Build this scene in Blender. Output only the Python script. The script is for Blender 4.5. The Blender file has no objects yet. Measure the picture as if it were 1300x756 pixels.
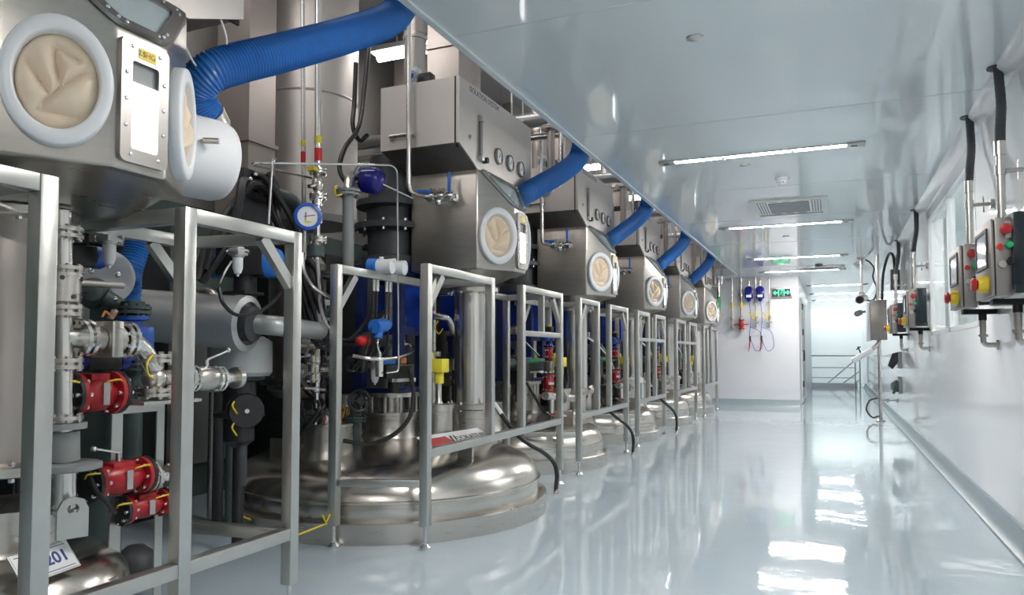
import bpy, bmesh, math, random
from mathutils import Vector, Matrix
random.seed(7)
SC = bpy.context.scene
COL = SC.collection
V = Vector
PI = math.pi

# ---------------------------------------------------------------- materials
MATS = {}
def mat(name, col, rough=.5, metal=0., noise=0., nscale=30., bump=0., bscale=60., emit=None, estr=0., coat=0.,
        trans=0., alpha=1., stretch=None, rvar=0., spec=None, ior=None):
    m = bpy.data.materials.new(name); m.use_nodes = True
    nt = m.node_tree; N = nt.nodes; L = nt.links
    b = N['Principled BSDF']
    b.inputs['Base Color'].default_value = (*col, 1)
    b.inputs['Roughness'].default_value = rough
    b.inputs['Metallic'].default_value = metal
    if spec is not None: b.inputs['Specular IOR Level'].default_value = spec
    if ior is not None: b.inputs['IOR'].default_value = ior
    if coat: b.inputs['Coat Weight'].default_value = coat; b.inputs['Coat Roughness'].default_value = .06
    if trans: b.inputs['Transmission Weight'].default_value = trans
    if alpha < 1: b.inputs['Alpha'].default_value = alpha
    if emit: b.inputs['Emission Color'].default_value = (*emit, 1); b.inputs['Emission Strength'].default_value = estr
    if noise or bump or rvar:
        tc = N.new('ShaderNodeTexCoord'); mp = N.new('ShaderNodeMapping')
        if stretch: mp.inputs['Scale'].default_value = stretch
        L.new(tc.outputs['Object'], mp.inputs['Vector'])
    if noise or rvar:
        n = N.new('ShaderNodeTexNoise'); n.inputs['Scale'].default_value = nscale; n.inputs['Detail'].default_value = 3
        L.new(mp.outputs[0], n.inputs['Vector'])
    if noise:
        r = N.new('ShaderNodeMapRange'); r.inputs['To Min'].default_value = 1 - noise; r.inputs['To Max'].default_value = 1 + noise
        L.new(n.outputs[0], r.inputs[0])
        x = N.new('ShaderNodeMix'); x.data_type = 'RGBA'; x.blend_type = 'MULTIPLY'; x.inputs['Factor'].default_value = 1
        x.inputs['A'].default_value = (*col, 1); L.new(r.outputs[0], x.inputs['B']); L.new(x.outputs['Result'], b.inputs['Base Color'])
    if rvar:
        r2 = N.new('ShaderNodeMapRange'); r2.inputs['To Min'].default_value = max(.02, rough - rvar); r2.inputs['To Max'].default_value = rough + rvar
        L.new(n.outputs[0], r2.inputs[0]); L.new(r2.outputs[0], b.inputs['Roughness'])
    if bump:
        n2 = N.new('ShaderNodeTexNoise'); n2.inputs['Scale'].default_value = bscale; n2.inputs['Detail'].default_value = 2
        L.new(mp.outputs[0], n2.inputs['Vector'])
        bp = N.new('ShaderNodeBump'); bp.inputs['Strength'].default_value = bump; bp.inputs['Distance'].default_value = .02
        L.new(n2.outputs[0], bp.inputs['Height']); L.new(bp.outputs[0], b.inputs['Normal'])
    MATS[name] = m
    return m
mat('steel', (.60,.57,.53), .3, 1, .1, 6, stretch=(1,1,14), rvar=.08)
mat('steel_brushed', (.52,.49,.45), .34, 1, .12, 5, stretch=(1.5,1.5,9), rvar=.07)
mat('steel_bright', (.78,.77,.75), .2, 1)
mat('steel_pipe', (.72,.70,.67), .25, 1)
mat('steel_dome', (.66,.62,.57), .24, 1, .14, 4, .06, 5, rvar=.08)
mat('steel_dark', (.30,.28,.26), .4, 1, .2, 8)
mat('aluminium', (.54,.54,.515), .34, .95, .08, 14, rvar=.08)
mat('duct_steel', (.50,.45,.42), .42, .9, .08, 3)
mat('panel_steel', (.62,.58,.55), .5, .6, .06, 2)
mat('window_steel', (.36,.345,.33), .36, 1)
mat('panel_box', (.36,.335,.32), .42, .9, .06, 6)
mat('bolt', (.8,.8,.8), .25, 1)
mat('rubber', (.012,.012,.013), .45)
mat('black', (.018,.018,.02), .35)
mat('black_box', (.012,.02,.026), .3)
mat('dark_grey', (.06,.065,.07), .5, .2, .2, 20)
mat('iron_green', (.055,.085,.08), .45, .1, .2, 15)
mat('grey_paint', (.25,.26,.26), .5)
mat('white', (.82,.83,.84), .4)
mat('white_plastic', (.80,.81,.83), .35)
mat('cap_plastic', (.78,.78,.80), .45)
mat('cream', (.80,.66,.50), .55, 0, .08, 14)
mat('red', (.42,.015,.02), .35, 0, .2, 20)
mat('red_lamp', (.65,.02,.02), .3)
mat('green_lamp', (.01,.40,.14), .3)
mat('green', (.01,.22,.08), .4)
mat('teal', (.05,.40,.38), .4)
mat('yellow', (.75,.55,.02), .45)
mat('label_yellow', (.80,.68,.05), .5)
mat('orange', (.6,.2,.04), .5)
mat('blue', (.02,.10,.50), .35)
mat('blue_bright', (.03,.20,.70), .35)
mat('blue_deep', (.01,.012,.20), .2)
mat('blue_frame', (.008,.02,.11), .4)
mat('blue_motor', (.02,.085,.62), .35)
mat('hose_blue', (.015,.14,.46), .42, 0, .12, 25)
mat('hose_dark', (.01,.07,.28), .5)
mat('clear_tube', (.75,.76,.76), .25)
mat('text_dark', (.05,.03,.09), .5)
mat('text_blue', (.03,.05,.25), .5)
mat('text_red', (.65,.12,.05), .5)
mat('dial', (.85,.86,.87), .3)
mat('screen', (.30,.36,.40), .1)
mat('lcd', (.35,.45,.55), .2)
mat('glass', (.9,.95,.95), .03, trans=1., ior=1.1)
mat('window_glass', (.55,.68,.70), .04, alpha=.35)
mat('insulation', (.42,.43,.43), .38, .5, .1, 4)
mat('lit_panel', (.9,.9,.9), .4, emit=(1,1,.98), estr=2.2)
mat('tube_light', (1,1,1), .4, emit=(1,.965,.92), estr=95)
mat('tube_bay', (1,1,1), .4, emit=(1,.96,.92), estr=8)
mat('tube_hall', (1,1,1), .4, emit=(.97,1,1), estr=20)
mat('exit_green', (.02,.5,.2), .4, emit=(.05,1,.42), estr=.9)
mat('floor_epoxy', (.50,.59,.65), .05, 0, .05, 1.3, .08, 4.5, rvar=.02, spec=.65)
mat('ceiling_paint', (.72,.765,.78), .06, 0, .02, 1, .008, 2.5, spec=.6)
mat('wall_white', (.88,.89,.90), .06, 0, .02, 2, .006, 4, spec=.6)
mat('wall_end', (.74,.74,.77), .3, 0, .02, 2)
mat('wall_rear', (.16,.155,.15), .5)
mat('wall_bay', (.46,.44,.42), .45, .25, .06, 2)
mat('wall_hall', (.85,.89,.89), .3)
mat('bay_ceiling', (.6,.6,.6), .6)
mat('skirting', (.33,.40,.43), .3)
mat('seam', (.52,.56,.58), .4)
mat('green_panel', (.16,.21,.195), .25, .1)
mat('backdrop_dark', (.025,.028,.03), .35)
mat('red_wire', (.6,.05,.03), .5)

# ---------------------------------------------------------------- mesh builder
ROOTLOC = {}
def ortho(ax):
    ax = V(ax).normalized()
    h = V((0,0,1)) if abs(ax.z) < .9 else V((1,0,0))
    u = h.cross(ax).normalized(); v = ax.cross(u)
    return ax, u, v
def fil(pts, R=.05, n=5):
    pts = [V(p) for p in pts]
    if len(pts) < 3: return pts
    out = [pts[0]]
    for i in range(1, len(pts)-1):
        a, b, c = pts[i-1], pts[i], pts[i+1]
        d1 = (a-b); d2 = (c-b); r = min(R, d1.length*.48, d2.length*.48)
        p = b + d1.normalized()*r; q = b + d2.normalized()*r
        for k in range(n+1):
            t = k/n
            out.append(p*(1-t)**2 + b*2*t*(1-t) + q*t*t)
    out.append(pts[-1])
    return out
def spline(pts, n=8):
    pts = [V(p) for p in pts]; P = [pts[0]*2-pts[1]] + pts + [pts[-1]*2-pts[-2]]; out = []
    for i in range(1, len(P)-2):
        a,b,c,d = P[i-1:i+3]
        for k in range(n):
            t = k/n
            out.append(.5*((2*b)+(c-a)*t+(2*a-5*b+4*c-d)*t*t+(3*b-a-3*c+d)*t**3))
    out.append(pts[-1]); return out
class G:
    def __init__(s, m='steel'):
        s.bm = bmesh.new(); s.mats = [m]; s.mi = 0
    def m(s, name):
        if name not in s.mats: s.mats.append(name)
        s.mi = s.mats.index(name); return s
    def add(s, vs, fs):
        bv = [s.bm.verts.new(v) for v in vs]; out = []
        for f in fs:
            try:
                q = s.bm.faces.new([bv[i] for i in f]); q.material_index = s.mi; out.append(q)
            except ValueError: pass
        return bv, out
    def obox(s, c, ax, hf, bev=0.):
        c = V(c); X, Y, Z = [V(a) for a in ax]
        vs = [c + X*hf[0]*i + Y*hf[1]*j + Z*hf[2]*k for k in (-1,1) for j in (-1,1) for i in (-1,1)]
        bv, fs = s.add(vs, [(0,2,3,1),(4,5,7,6),(0,1,5,4),(2,6,7,3),(0,4,6,2),(1,3,7,5)])
        if bev:
            ed = list({e for f in fs for e in f.edges})
            r = bmesh.ops.bevel(s.bm, geom=ed, offset=bev, segments=2, affect='EDGES', profile=.5)
            for f in r['faces']: f.material_index = s.mi
        return s
    def box(s, x0,x1,y0,y1,z0,z1, bev=0.):
        return s.obox(((x0+x1)/2,(y0+y1)/2,(z0+z1)/2), ((1,0,0),(0,1,0),(0,0,1)), (abs(x1-x0)/2,abs(y1-y0)/2,abs(z1-z0)/2), bev)
    def bar(s, p, q, w, h, up=(0,0,1), bev=0.):
        p, q = V(p), V(q); d = (q-p); l = d.length; d.normalize()
        u = V(up)
        if abs(u.dot(d)) > .95: u = V((1,0,0))
        sd = d.cross(u).normalized(); u = sd.cross(d)
        return s.obox((p+q)/2, (d, sd, u), (l/2, w/2, h/2), bev)
    def lathe(s, prof, c=(0,0,0), ax=(0,0,1), seg=20, ell=None):
        c = V(c); ax, u, v = ortho(ax)
        vs = []; idx = []
        for r, z in prof:
            if r < 1e-5:
                idx.append([len(vs)]); vs.append(c + ax*z)
            else:
                row = []
                for k in range(seg):
                    a = 2*PI*k/seg
                    row.append(len(vs)); vs.append(c + ax*z + u*(r*math.cos(a)) + v*(r*math.sin(a)))
                idx.append(row)
        fs = []
        for A, B in zip(idx, idx[1:]):
            for k in range(seg):
                k2 = (k+1) % seg
                if len(A) == 1 and len(B) == 1: break
                if len(A) == 1: fs.append((A[0], B[k2], B[k])[::-1])
                elif len(B) == 1: fs.append((A[k], A[k2], B[0]))
                else: fs.append((A[k], A[k2], B[k2], B[k]))
        if len(idx[0]) > 1 and prof[0] != prof[-1]: fs.append(tuple(idx[0][::-1]))
        if len(idx[-1]) > 1 and prof[0] != prof[-1]: fs.append(tuple(idx[-1]))
        s.add(vs, fs); return s
    def cyl(s, p, q, r, r2=None, seg=16):
        p, q = V(p), V(q); l = (q-p).length
        return s.lathe([(r,0),(r if r2 is None else r2,l)], p, q-p, seg)
    def tube(s, pts, r, seg=8, rf=None, cap=True):
        pts = [V(p) for p in pts]; n = len(pts)
        T = []
        for i in range(n):
            t = pts[min(i+1,n-1)] - pts[max(i-1,0)]
            T.append(t.normalized())
        _, u, _ = ortho(T[0]); vs = []
        for i in range(n):
            u = (u - T[i]*u.dot(T[i])).normalized(); w = T[i].cross(u)
            rr = rf(i) if rf else r
            for k in range(seg):
                a = 2*PI*k/seg
                vs.append(pts[i] + u*rr*math.cos(a) + w*rr*math.sin(a))
        fs = [(i*seg+k, i*seg+(k+1)%seg, (i+1)*seg+(k+1)%seg, (i+1)*seg+k) for i in range(n-1) for k in range(seg)]
        if cap:
            fs.append(tuple(range(seg))[::-1]); fs.append(tuple((n-1)*seg+k for k in range(seg)))
        s.add(vs, fs); return s
    def sph(s, c, r, sc=(1,1,1), seg=16, rings=10):
        c = V(c); vs = []; fs = []
        for i in range(rings+1):
            th = PI*i/rings
            for k in range(seg):
                a = 2*PI*k/seg
                vs.append(c + V((r*sc[0]*math.sin(th)*math.cos(a), r*sc[1]*math.sin(th)*math.sin(a), r*sc[2]*math.cos(th))))
        for i in range(rings):
            for k in range(seg):
                k2=(k+1)%seg
                fs.append((i*seg+k,(i+1)*seg+k,(i+1)*seg+k2,i*seg+k2))
        s.add(vs, fs); bmesh.ops.remove_doubles(s.bm, verts=s.bm.verts[-len(vs):] if False else [v for v in s.bm.verts], dist=1e-6); return s
    def tor(s, c, ax, R, r, seg=20, k=6):
        ax,u,v = ortho(ax); c = V(c)
        n = seg; vs = []; fs = []
        for i in range(n):
            a = 2*PI*i/n; d = u*math.cos(a)+v*math.sin(a)
            for j in range(k):
                b = 2*PI*j/k
                vs.append(c + d*(R+r*math.cos(b)) + ax*r*math.sin(b))
        for i in range(n):
            for j in range(k):
                fs.append((i*k+j, ((i+1)%n)*k+j, ((i+1)%n)*k+(j+1)%k, i*k+(j+1)%k))
        s.add(vs, fs); return s
    def prism(s, poly, vec):
        poly = [V(p) for p in poly]; vec = V(vec); n = len(poly)
        s.add(poly + [p+vec for p in poly], [tuple(range(n))[::-1], tuple(range(n,2*n))] + [(i,(i+1)%n,(i+1)%n+n,i+n) for i in range(n)])
        return s
    def frame(s, outer, inner, vec):
        n = len(outer); o = [V(p) for p in outer]; i_ = [V(p) for p in inner]; vec = V(vec)
        vs = o + i_ + [p+vec for p in o] + [p+vec for p in i_]
        fs = []
        for k in range(n):
            k2 = (k+1)%n
            fs += [(k,k2,n+k2,n+k)[::-1], (2*n+k,2*n+k2,3*n+k2,3*n+k), (k,k2,2*n+k2,2*n+k), (n+k,n+k2,3*n+k2,3*n+k)[::-1]]
        s.add(vs, fs); return s
    def flange(s, c, ax, rf, t=.012, nb=8, gap=.006, bolts=True):
        ax, u, v = ortho(ax); c = V(c)
        s.cyl(c - ax*(t+gap/2), c - ax*gap/2, rf, seg=20); s.cyl(c + ax*gap/2, c + ax*(t+gap/2), rf, seg=20)
        s.cyl(c - ax*gap, c + ax*gap, rf*.75, seg=12)
        if bolts:
            for k in range(nb):
                a = 2*PI*(k+.5)/nb; p = c + (u*math.cos(a)+v*math.sin(a))*rf*.84
                s.cyl(p - ax*(t+.012), p + ax*(t+.012), rf*.075+.002, seg=6)
        return s
    def build(s, name, parent=None, smooth=35):
        bm = s.bm
        bmesh.ops.recalc_face_normals(bm, faces=bm.faces)
        if parent is not None:
            o_ = ROOTLOC.get(parent.name, V((0,0,0)))
            bmesh.ops.translate(bm, verts=bm.verts, vec=-o_)
        me = bpy.data.meshes.new(name); bm.to_mesh(me); bm.free()
        for n in s.mats: me.materials.append(MATS[n])
        if smooth:
            for p in me.polygons: p.use_smooth = True
            me.set_sharp_from_angle(angle=math.radians(smooth))
        o = bpy.data.objects.new(name, me); COL.objects.link(o)
        if parent is not None:
            o.parent = parent; ROOTLOC[o.name] = ROOTLOC.get(parent.name, V((0,0,0)))
        else: ROOTLOC[o.name] = V((0,0,0))
        return o
def thing(name, loc, label, cat, group=None):
    o = bpy.data.objects.new(name, None); COL.objects.link(o); o.empty_display_size = .05
    o.location = loc; ROOTLOC[o.name] = V(loc); o['label'] = label; o['category'] = cat
    if group: o['group'] = group
    return o
def tag(o, label, cat, group=None):
    o['label'] = label; o['category'] = cat
    if group: o['group'] = group
    return o
def struct(o): o['kind'] = 'structure'; return o
def text(name, body, size, loc, X, Y, m, parent, ext=.0006, align='CENTER', bold=0.):
    c = bpy.data.curves.new(name, 'FONT'); c.body = body; c.size = size; c.extrude = ext; c.offset = size*bold; c.align_x = align; c.align_y = 'CENTER'
    f = bpy.data.objects.new(name, c); COL.objects.link(f)
    bpy.context.view_layer.update()
    me = bpy.data.meshes.new_from_object(f.evaluated_get(bpy.context.evaluated_depsgraph_get()))
    bpy.data.objects.remove(f); bpy.data.curves.remove(c)
    me.name = name; me.materials.clear(); me.materials.append(MATS[m])
    X = V(X).normalized(); Y = V(Y).normalized(); Z = X.cross(Y); Y = Z.cross(X)
    M = Matrix((X, Y, Z)).transposed().to_4x4()
    M.translation = V(loc) - ROOTLOC.get(parent.name, V((0,0,0)))
    me.transform(M)
    o = bpy.data.objects.new(name, me); COL.objects.link(o); o.parent = parent
    return o
def dup(root, dy, label, group=None, only=None):
    r = root.copy(); COL.objects.link(r)
    r.location = root.location + V((0,dy,0)); r['label'] = label
    if group: r['group'] = group
    for ch in root.children:
        c = ch.copy(); COL.objects.link(c); c.parent = r
        for g in ch.children:
            d = g.copy(); COL.objects.link(d); d.parent = c
    return r
NTH = ['nearest','second','third','fourth','fifth and farthest']
PITCH = 2.36
KIT = []      # (root, label pattern, first copy, last copy)
def kit(root, pattern, group, lo=1, hi=4, names=NTH, base=0):
    root['label'] = pattern.replace('{}', names[base]); root['group'] = group
    KIT.append((root, pattern, group, max(lo,base+1), hi, names, base)); return root

# ---------------------------------------------------------------- camera, world
cd = bpy.data.cameras.new('camera'); cam = bpy.data.objects.new('camera', cd); COL.objects.link(cam)
cd.sensor_width = 36; cd.lens = 950/1300*36; cd.clip_start = .02
cd.shift_y = 30.5/1300
cam.location = (0,0,1.05)
cam.rotation_euler = (math.radians(92.5), 0, math.atan(407/950))
SC.camera = cam
w = bpy.data.worlds.new('world'); SC.world = w; w.use_nodes = True
w.node_tree.nodes['Background'].inputs[0].default_value = (.8,.86,.9,1); w.node_tree.nodes['Background'].inputs[1].default_value = .25
SC.view_settings.view_transform = 'Standard'; SC.view_settings.look = 'None'; SC.view_settings.gamma = 1
SC.view_settings.use_curve_mapping = False; SC.view_settings.exposure = 1.25
SC.cycles.use_denoising = True
try: SC.cycles.denoiser = 'OPENIMAGEDENOISE'
except Exception: pass
SC.cycles.max_bounces = 8; SC.cycles.diffuse_bounces = 4; SC.cycles.glossy_bounces = 4; SC.cycles.transmission_bounces = 6
SC.cycles.sample_clamp_indirect = 4; SC.cycles.caustics_reflective = False; SC.cycles.caustics_refractive = False

CH = 2.63      # ceiling height
# ---------------------------------------------------------------- room shell
struct(G('floor_epoxy').box(-6,2.4,-4,30,-.1,0).build('floor'))
struct(G('ceiling_paint').box(-1.71,1.05,-4,28,CH,CH+.09).box(-6,-1.71,15.3,17,CH,CH+.09).build('ceiling'))
struct(G('ceiling_paint').box(-1.745,-1.71,-4,15.3,CH-.012,CH+.12).box(-6,-1.745,15.265,15.3,CH-.012,CH+.12).build('trim_1'))
struct(G('wall_bay').box(-1.745,-1.71,-4,15.3,CH+.12,CH+.2).build('trim_2'))
g = G('seam')
for y in (3.25,5.15,7.4,9.15,11.1,14.3): g.box(-1.70,.86,y,y+.006,CH-.0015,CH)
struct(g.build('trim_3'))
struct(G('bay_ceiling').box(-6,-1.0,-4,17,4.3,4.4).build('ceiling_bay'))
# right wall with the window opening
wy0, wy1, wz0, wz1 = 5.95, 8.65, 1.24, 2.42
g = G('wall_white')
g.box(.92,1.05,-4,wy0,0,CH+.1).box(.92,1.05,wy1,28,0,CH+.1).box(.92,1.05,wy0,wy1,0,wz0).box(.92,1.05,wy0,wy1,wz1,CH+.1)
struct(g.build('wall_right'))
win = struct(G('white').frame([(.915,wy0,wz0),(.915,wy1,wz0),(.915,wy1,wz1),(.915,wy0,wz1)],
      [(.915,wy0+.035,wz0+.035),(.915,wy1-.035,wz0+.035),(.915,wy1-.035,wz1-.035),(.915,wy0+.035,wz1-.035)], (.06,0,0)).box(.915,.975,7.28,7.33,wz0,wz1).build('window_1'))
G('window_glass').box(.935,.941,wy0+.03,wy1-.03,wz0+.03,wz1-.03).build('window_pane', win)
struct(G('wall_hall').box(2.3,2.4,4,11,0,CH+.1).box(1.05,2.4,4,4.1,0,CH).box(1.05,2.4,11,11.1,0,CH).build('wall_room_beyond'))
struct(G('wall_hall').box(1.05,2.4,4,11.1,CH,CH+.1).build('ceiling_room_beyond'))
struct(G('wall_white').prism([(.92,-4,CH-.075),(.92,-4,CH),(.845,-4,CH),(.865,-4,CH-.028),(.892,-4,CH-.052)],(0,32,0)).build('trim_4'))
struct(G('skirting').prism([(.92,-4,.001),(.92,-4,.13),(.905,-4,.125),(.897,-4,.06),(.882,-4,.03),(.85,-4,.012),(.845,-4,.001)],(0,30,0)).build('baseboard_right'))
struct(G('wall_end').box(-6,-.62,16.1,16.25,0,CH).build('wall_end'))
struct(G('wall_bay').box(-6,-1.7,15.3,15.4,CH+.09,4.3).build('wall_end_upper'))
struct(G('skirting').prism([(-6,16.1,.0),(-6,16.1,.13),(-6,16.085,.125),(-6,16.075,.05),(-6,16.05,.015),(-6,16.04,.001)],(5.38,0,0)).build('baseboard_end'))
struct(G('wall_bay').box(-4.55,-4.4,-4,17,0,4.4).build('wall_left'))
struct(G('wall_rear').box(-6,1.1,-4.1,-4,0,4.4).build('wall_back'))
# hall beyond
struct(G('wall_hall').box(-.70,-.62,16.25,17.1,0,CH).box(-.70,-.62,19.1,25.5,0,CH).box(-.70,-.62,17.1,19.1,2.25,CH).build('wall_hall_left'))
d = struct(G('white').frame([(-.625,17.1,.02),(-.625,19.1,.02),(-.625,19.1,2.25),(-.625,17.1,2.25)],[(-.625,17.17,.08),(-.625,19.03,.08),(-.625,19.03,2.18),(-.625,17.17,2.18)],(.03,0,0)).box(-.66,-.62,17.17,18.09,.08,2.18).box(-.66,-.62,18.11,19.03,.08,2.18).build('door_1'))
for y_ in (17.14,18.1,19.06): G('grey_paint').box(-.62,-.612,y_-.03,y_+.03,.03,2.22).build('door_seal', d)
G('black').tor((-.585,17.9,1.02),(1,0,0),.11,.012).box(-.62,-.585,17.89,17.91,1.12,1.14).box(-.62,-.585,17.89,17.91,.9,.92).build('door_handle', d)
for z in (.35,1.45,2.0): G('black').box(-.62,-.57,17.12,17.22,z,z+.13).build('hinge', d)
struct(G('wall_hall').box(-6,3,29.9,30,0,4.4).box(-3,-2.9,25.5,30,0,4.4).box(1.05,2.4,27.9,28,0,4).build('wall_far'))
struct(G('wall_hall').box(-3,3,25.5,30,3.4,3.5).build('ceiling_hall'))
for y, lab in ((26.2,'added unseen lamp brightening the stair hall above the grey railing'),(28.4,'added unseen lamp brightening the stair hall nearest the far wall')):
    t = thing('ceiling_lamp', (0,y,3.4), lab, 'ceiling lamp', 'added stair hall lamps')  # lamps added out of view to make the far hall bright
    G('tube_hall').box(-1.0,1.2,y-.08,y+.08,3.35,3.38).build('light_tube', t); G('white').box(-1.05,1.25,y-.12,y+.12,3.38,3.4).build('tray', t)
t = thing('ceiling_lamp', (1.65,7.2,CH), 'added unseen lamp brightening the side room behind the wall window', 'ceiling lamp')  # added lamp, lights the room so the window looks bright
G('tube_bay').box(1.5,1.8,6.0,8.6,CH-.04,CH-.02).build('light_tube', t); G('white').box(1.45,1.85,5.95,8.65,CH-.02,CH).build('tray', t)

# ---------------------------------------------------------------- ceiling fittings
LAMP = [(2.62,'long ceiling lamp overhead, nearest in the corridor'),(6.12,'nearest long ceiling lamp in view, in front of the smoke detector'),(9.65,'second long ceiling lamp, just beyond the square air grille'),
        (12.95,'third long ceiling lamp, between grille and end wall'),(15.1,'fourth long ceiling lamp, right above the exit sign'),(18.6,'long ceiling lamp, nearest of those in the hall beyond'),
        (21.2,'long ceiling lamp, second in the bright hall beyond'),(23.8,'long ceiling lamp, third in the bright hall beyond'),(-.9,'long ceiling lamp behind the viewpoint')]
for y, lab in LAMP:
    x0, x1 = (-1.29,.25) if y < 16.5 else (-.55,.75)
    e = 'tube_light' if y < 17 else 'tube_hall'
    t = thing('ceiling_lamp', ((x0+x1)/2,y,CH), lab, 'ceiling lamp', 'long ceiling lamps')
    G('aluminium').box(x0+.02,x1-.02,y-.045,y+.045,CH-.008,CH).build('tray', t)
    g = G(e); g.prism([(x0+.13,y-.026,CH-.0075),(x0+.13,y-.022,CH-.010),(x0+.13,y-.01,CH-.0115),(x0+.13,y+.01,CH-.0115),(x0+.13,y+.022,CH-.010),(x0+.13,y+.026,CH-.0075)],(x1-x0-.26,0,0)); g.build('light_tube', t)
    for s_ in (0,1):
        xa = x0 if s_ == 0 else x1-.13
        g = G('aluminium').box(xa,xa+.13,y-.06,y+.06,CH-.016,CH,.003).m('dark_grey')
        for k in range(3): g.box(xa+.03,xa+.075,y-.03+k*.022,y-.022+k*.022,CH-.0175,CH-.015)
        g.build('end_plate', t)
    for q in (.33,.67): G('white').box(x0+(x1-x0)*q-.012,x0+(x1-x0)*q+.012,y-.03,y+.03,CH-.020,CH-.01).build('tube_clip', t)
def grille(x0,x1,y0,y1,lab):
    t = thing('air_grille', ((x0+x1)/2,(y0+y1)/2,CH), lab, 'air grille', 'ceiling air grilles')
    G('aluminium').frame([(x0,y0,CH-.02),(x1,y0,CH-.02),(x1,y1,CH-.02),(x0,y1,CH-.02)],[(x0+.05,y0+.06,CH-.02),(x1-.05,y0+.06,CH-.02),(x1-.05,y1-.06,CH-.02),(x0+.05,y1-.06,CH-.02)],(0,0,.02)).build('grille_frame', t)
    G('grey_paint').box(x0+.18,x1-.18,y0+.16,y1-.16,CH-.014,CH).build('centre_plate', t)
    g = G('white').box(x0+.05,x0+.18,y0+.06,y1-.06,CH-.01,CH).box(x1-.18,x1-.05,y0+.06,y1-.06,CH-.01,CH).box(x0+.18,x1-.18,y0+.06,y0+.16,CH-.01,CH).box(x0+.18,x1-.18,y1-.16,y1-.06,CH-.01,CH).m('black')
    for sx in (x0+.07,x1-.16):
        for i in range(4):
            for j in range(9): g.box(sx+i*.027,sx+i*.027+.016,y0+.1+j*(y1-y0-.2)/9,y0+.1+j*(y1-y0-.2)/9+.04,CH-.012,CH-.0095)
    for k in range(3):
        for yy in (y0+.1,y1-.12): g.box(x0+.2+k*.13,x0+.28+k*.13,yy,yy+.02,CH-.012,CH-.0095)
    g.build('perforated_plate', t)
grille(-.78,-.02,8.02,8.92,'square metal air grille in the ceiling in front of second lamp')
grille(-.55,.22,14.45,15.0,'smaller air grille in the ceiling close to the exit sign')
t = thing('smoke_detector', (-.39,7.07,CH), 'white round smoke detector on the ceiling before the square grille', 'smoke detector')
G('white').lathe([(0,-.001),(.062,-.001),(.062,-.018),(.05,-.022)],(-.39,7.07,CH)).build('base', t)
G('white').lathe([(.05,-.022),(.046,-.045),(.03,-.06),(0,-.063)],(-.39,7.07,CH)).m('black').box(-.41,-.402,7.02,7.03,CH-.05,CH-.04).box(-.385,-.377,7.02,7.03,CH-.05,CH-.04).build('sensor_head', t)
for i,(x,y,lab) in enumerate(((-.606,3.73,'flat round sprinkler cover alone on the near ceiling'),(-.646,6.45,'flat round sprinkler cover beside the nearest ceiling lamp'),(-.55,10.6,'flat round sprinkler cover between second and third ceiling lamps'))):
    tag(G('aluminium').lathe([(0,-.012),(.03,-.012),(.042,-.006),(.042,0),(0,0)],(x,y,CH)).build('sprinkler_cover'), lab, 'sprinkler cover', 'sprinkler covers')
for y,lab in ((14.2,'small round speaker on the ceiling near the exit sign'),):
    tag(G('dark_grey').lathe([(0,-.03),(.05,-.028),(.07,0),(0,0)],(-.2,y,CH)).build('ceiling_speaker'), lab, 'ceiling speaker')

# ---------------------------------------------------------------- end wall
Y1 = 16.1
t = thing('exit_sign', (-.94,Y1,2.19), 'illuminated green exit sign with arrows on the end wall', 'exit sign')
G('aluminium').box(-1.14,-.74,Y1-.03,Y1,2.18,2.40,.006).build('sign_frame', t)
G('black').box(-1.115,-.765,Y1-.034,Y1-.03,2.215,2.375).build('sign_face', t)
yy = Y1-.036
g = G('exit_green')
g.prism([(-1.10,yy,2.297),(-1.055,yy,2.342),(-1.055,yy,2.312),(-1.005,yy,2.312),(-1.005,yy,2.282),(-1.055,yy,2.282),(-1.055,yy,2.252)],(0,.002,0))
g.prism([(-.78,yy,2.297),(-.825,yy,2.342),(-.825,yy,2.312),(-.872,yy,2.312),(-.872,yy,2.282),(-.825,yy,2.282),(-.825,yy,2.252)],(0,.002,0))
g.build('arrow', t)
g = G('exit_green').box(-1.0,-.88,yy,yy+.002,2.225,2.372).m('black').box(-.985,-.895,yy-.001,yy,2.225,2.355)
g.m('exit_green').sph((-.928,yy-.001,2.337),.012,(1,.2,1),8,6).bar((-.93,yy-.002,2.318),(-.945,yy-.002,2.28),.004,.022,(0,1,0)).bar((-.932,yy-.002,2.315),(-.968,yy-.002,2.308),.003,.010,(0,1,0)).bar((-.928,yy-.002,2.312),(-.905,yy-.002,2.292),.003,.010,(0,1,0))
g.bar((-.945,yy-.002,2.282),(-.920,yy-.002,2.258),.003,.012,(0,1,0)).bar((-.920,yy-.002,2.26),(-.918,yy-.002,2.232),.003,.011,(0,1,0)).bar((-.945,yy-.002,2.282),(-.972,yy-.002,2.25),.003,.012,(0,1,0))
g.build('running_figure', t)
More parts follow.
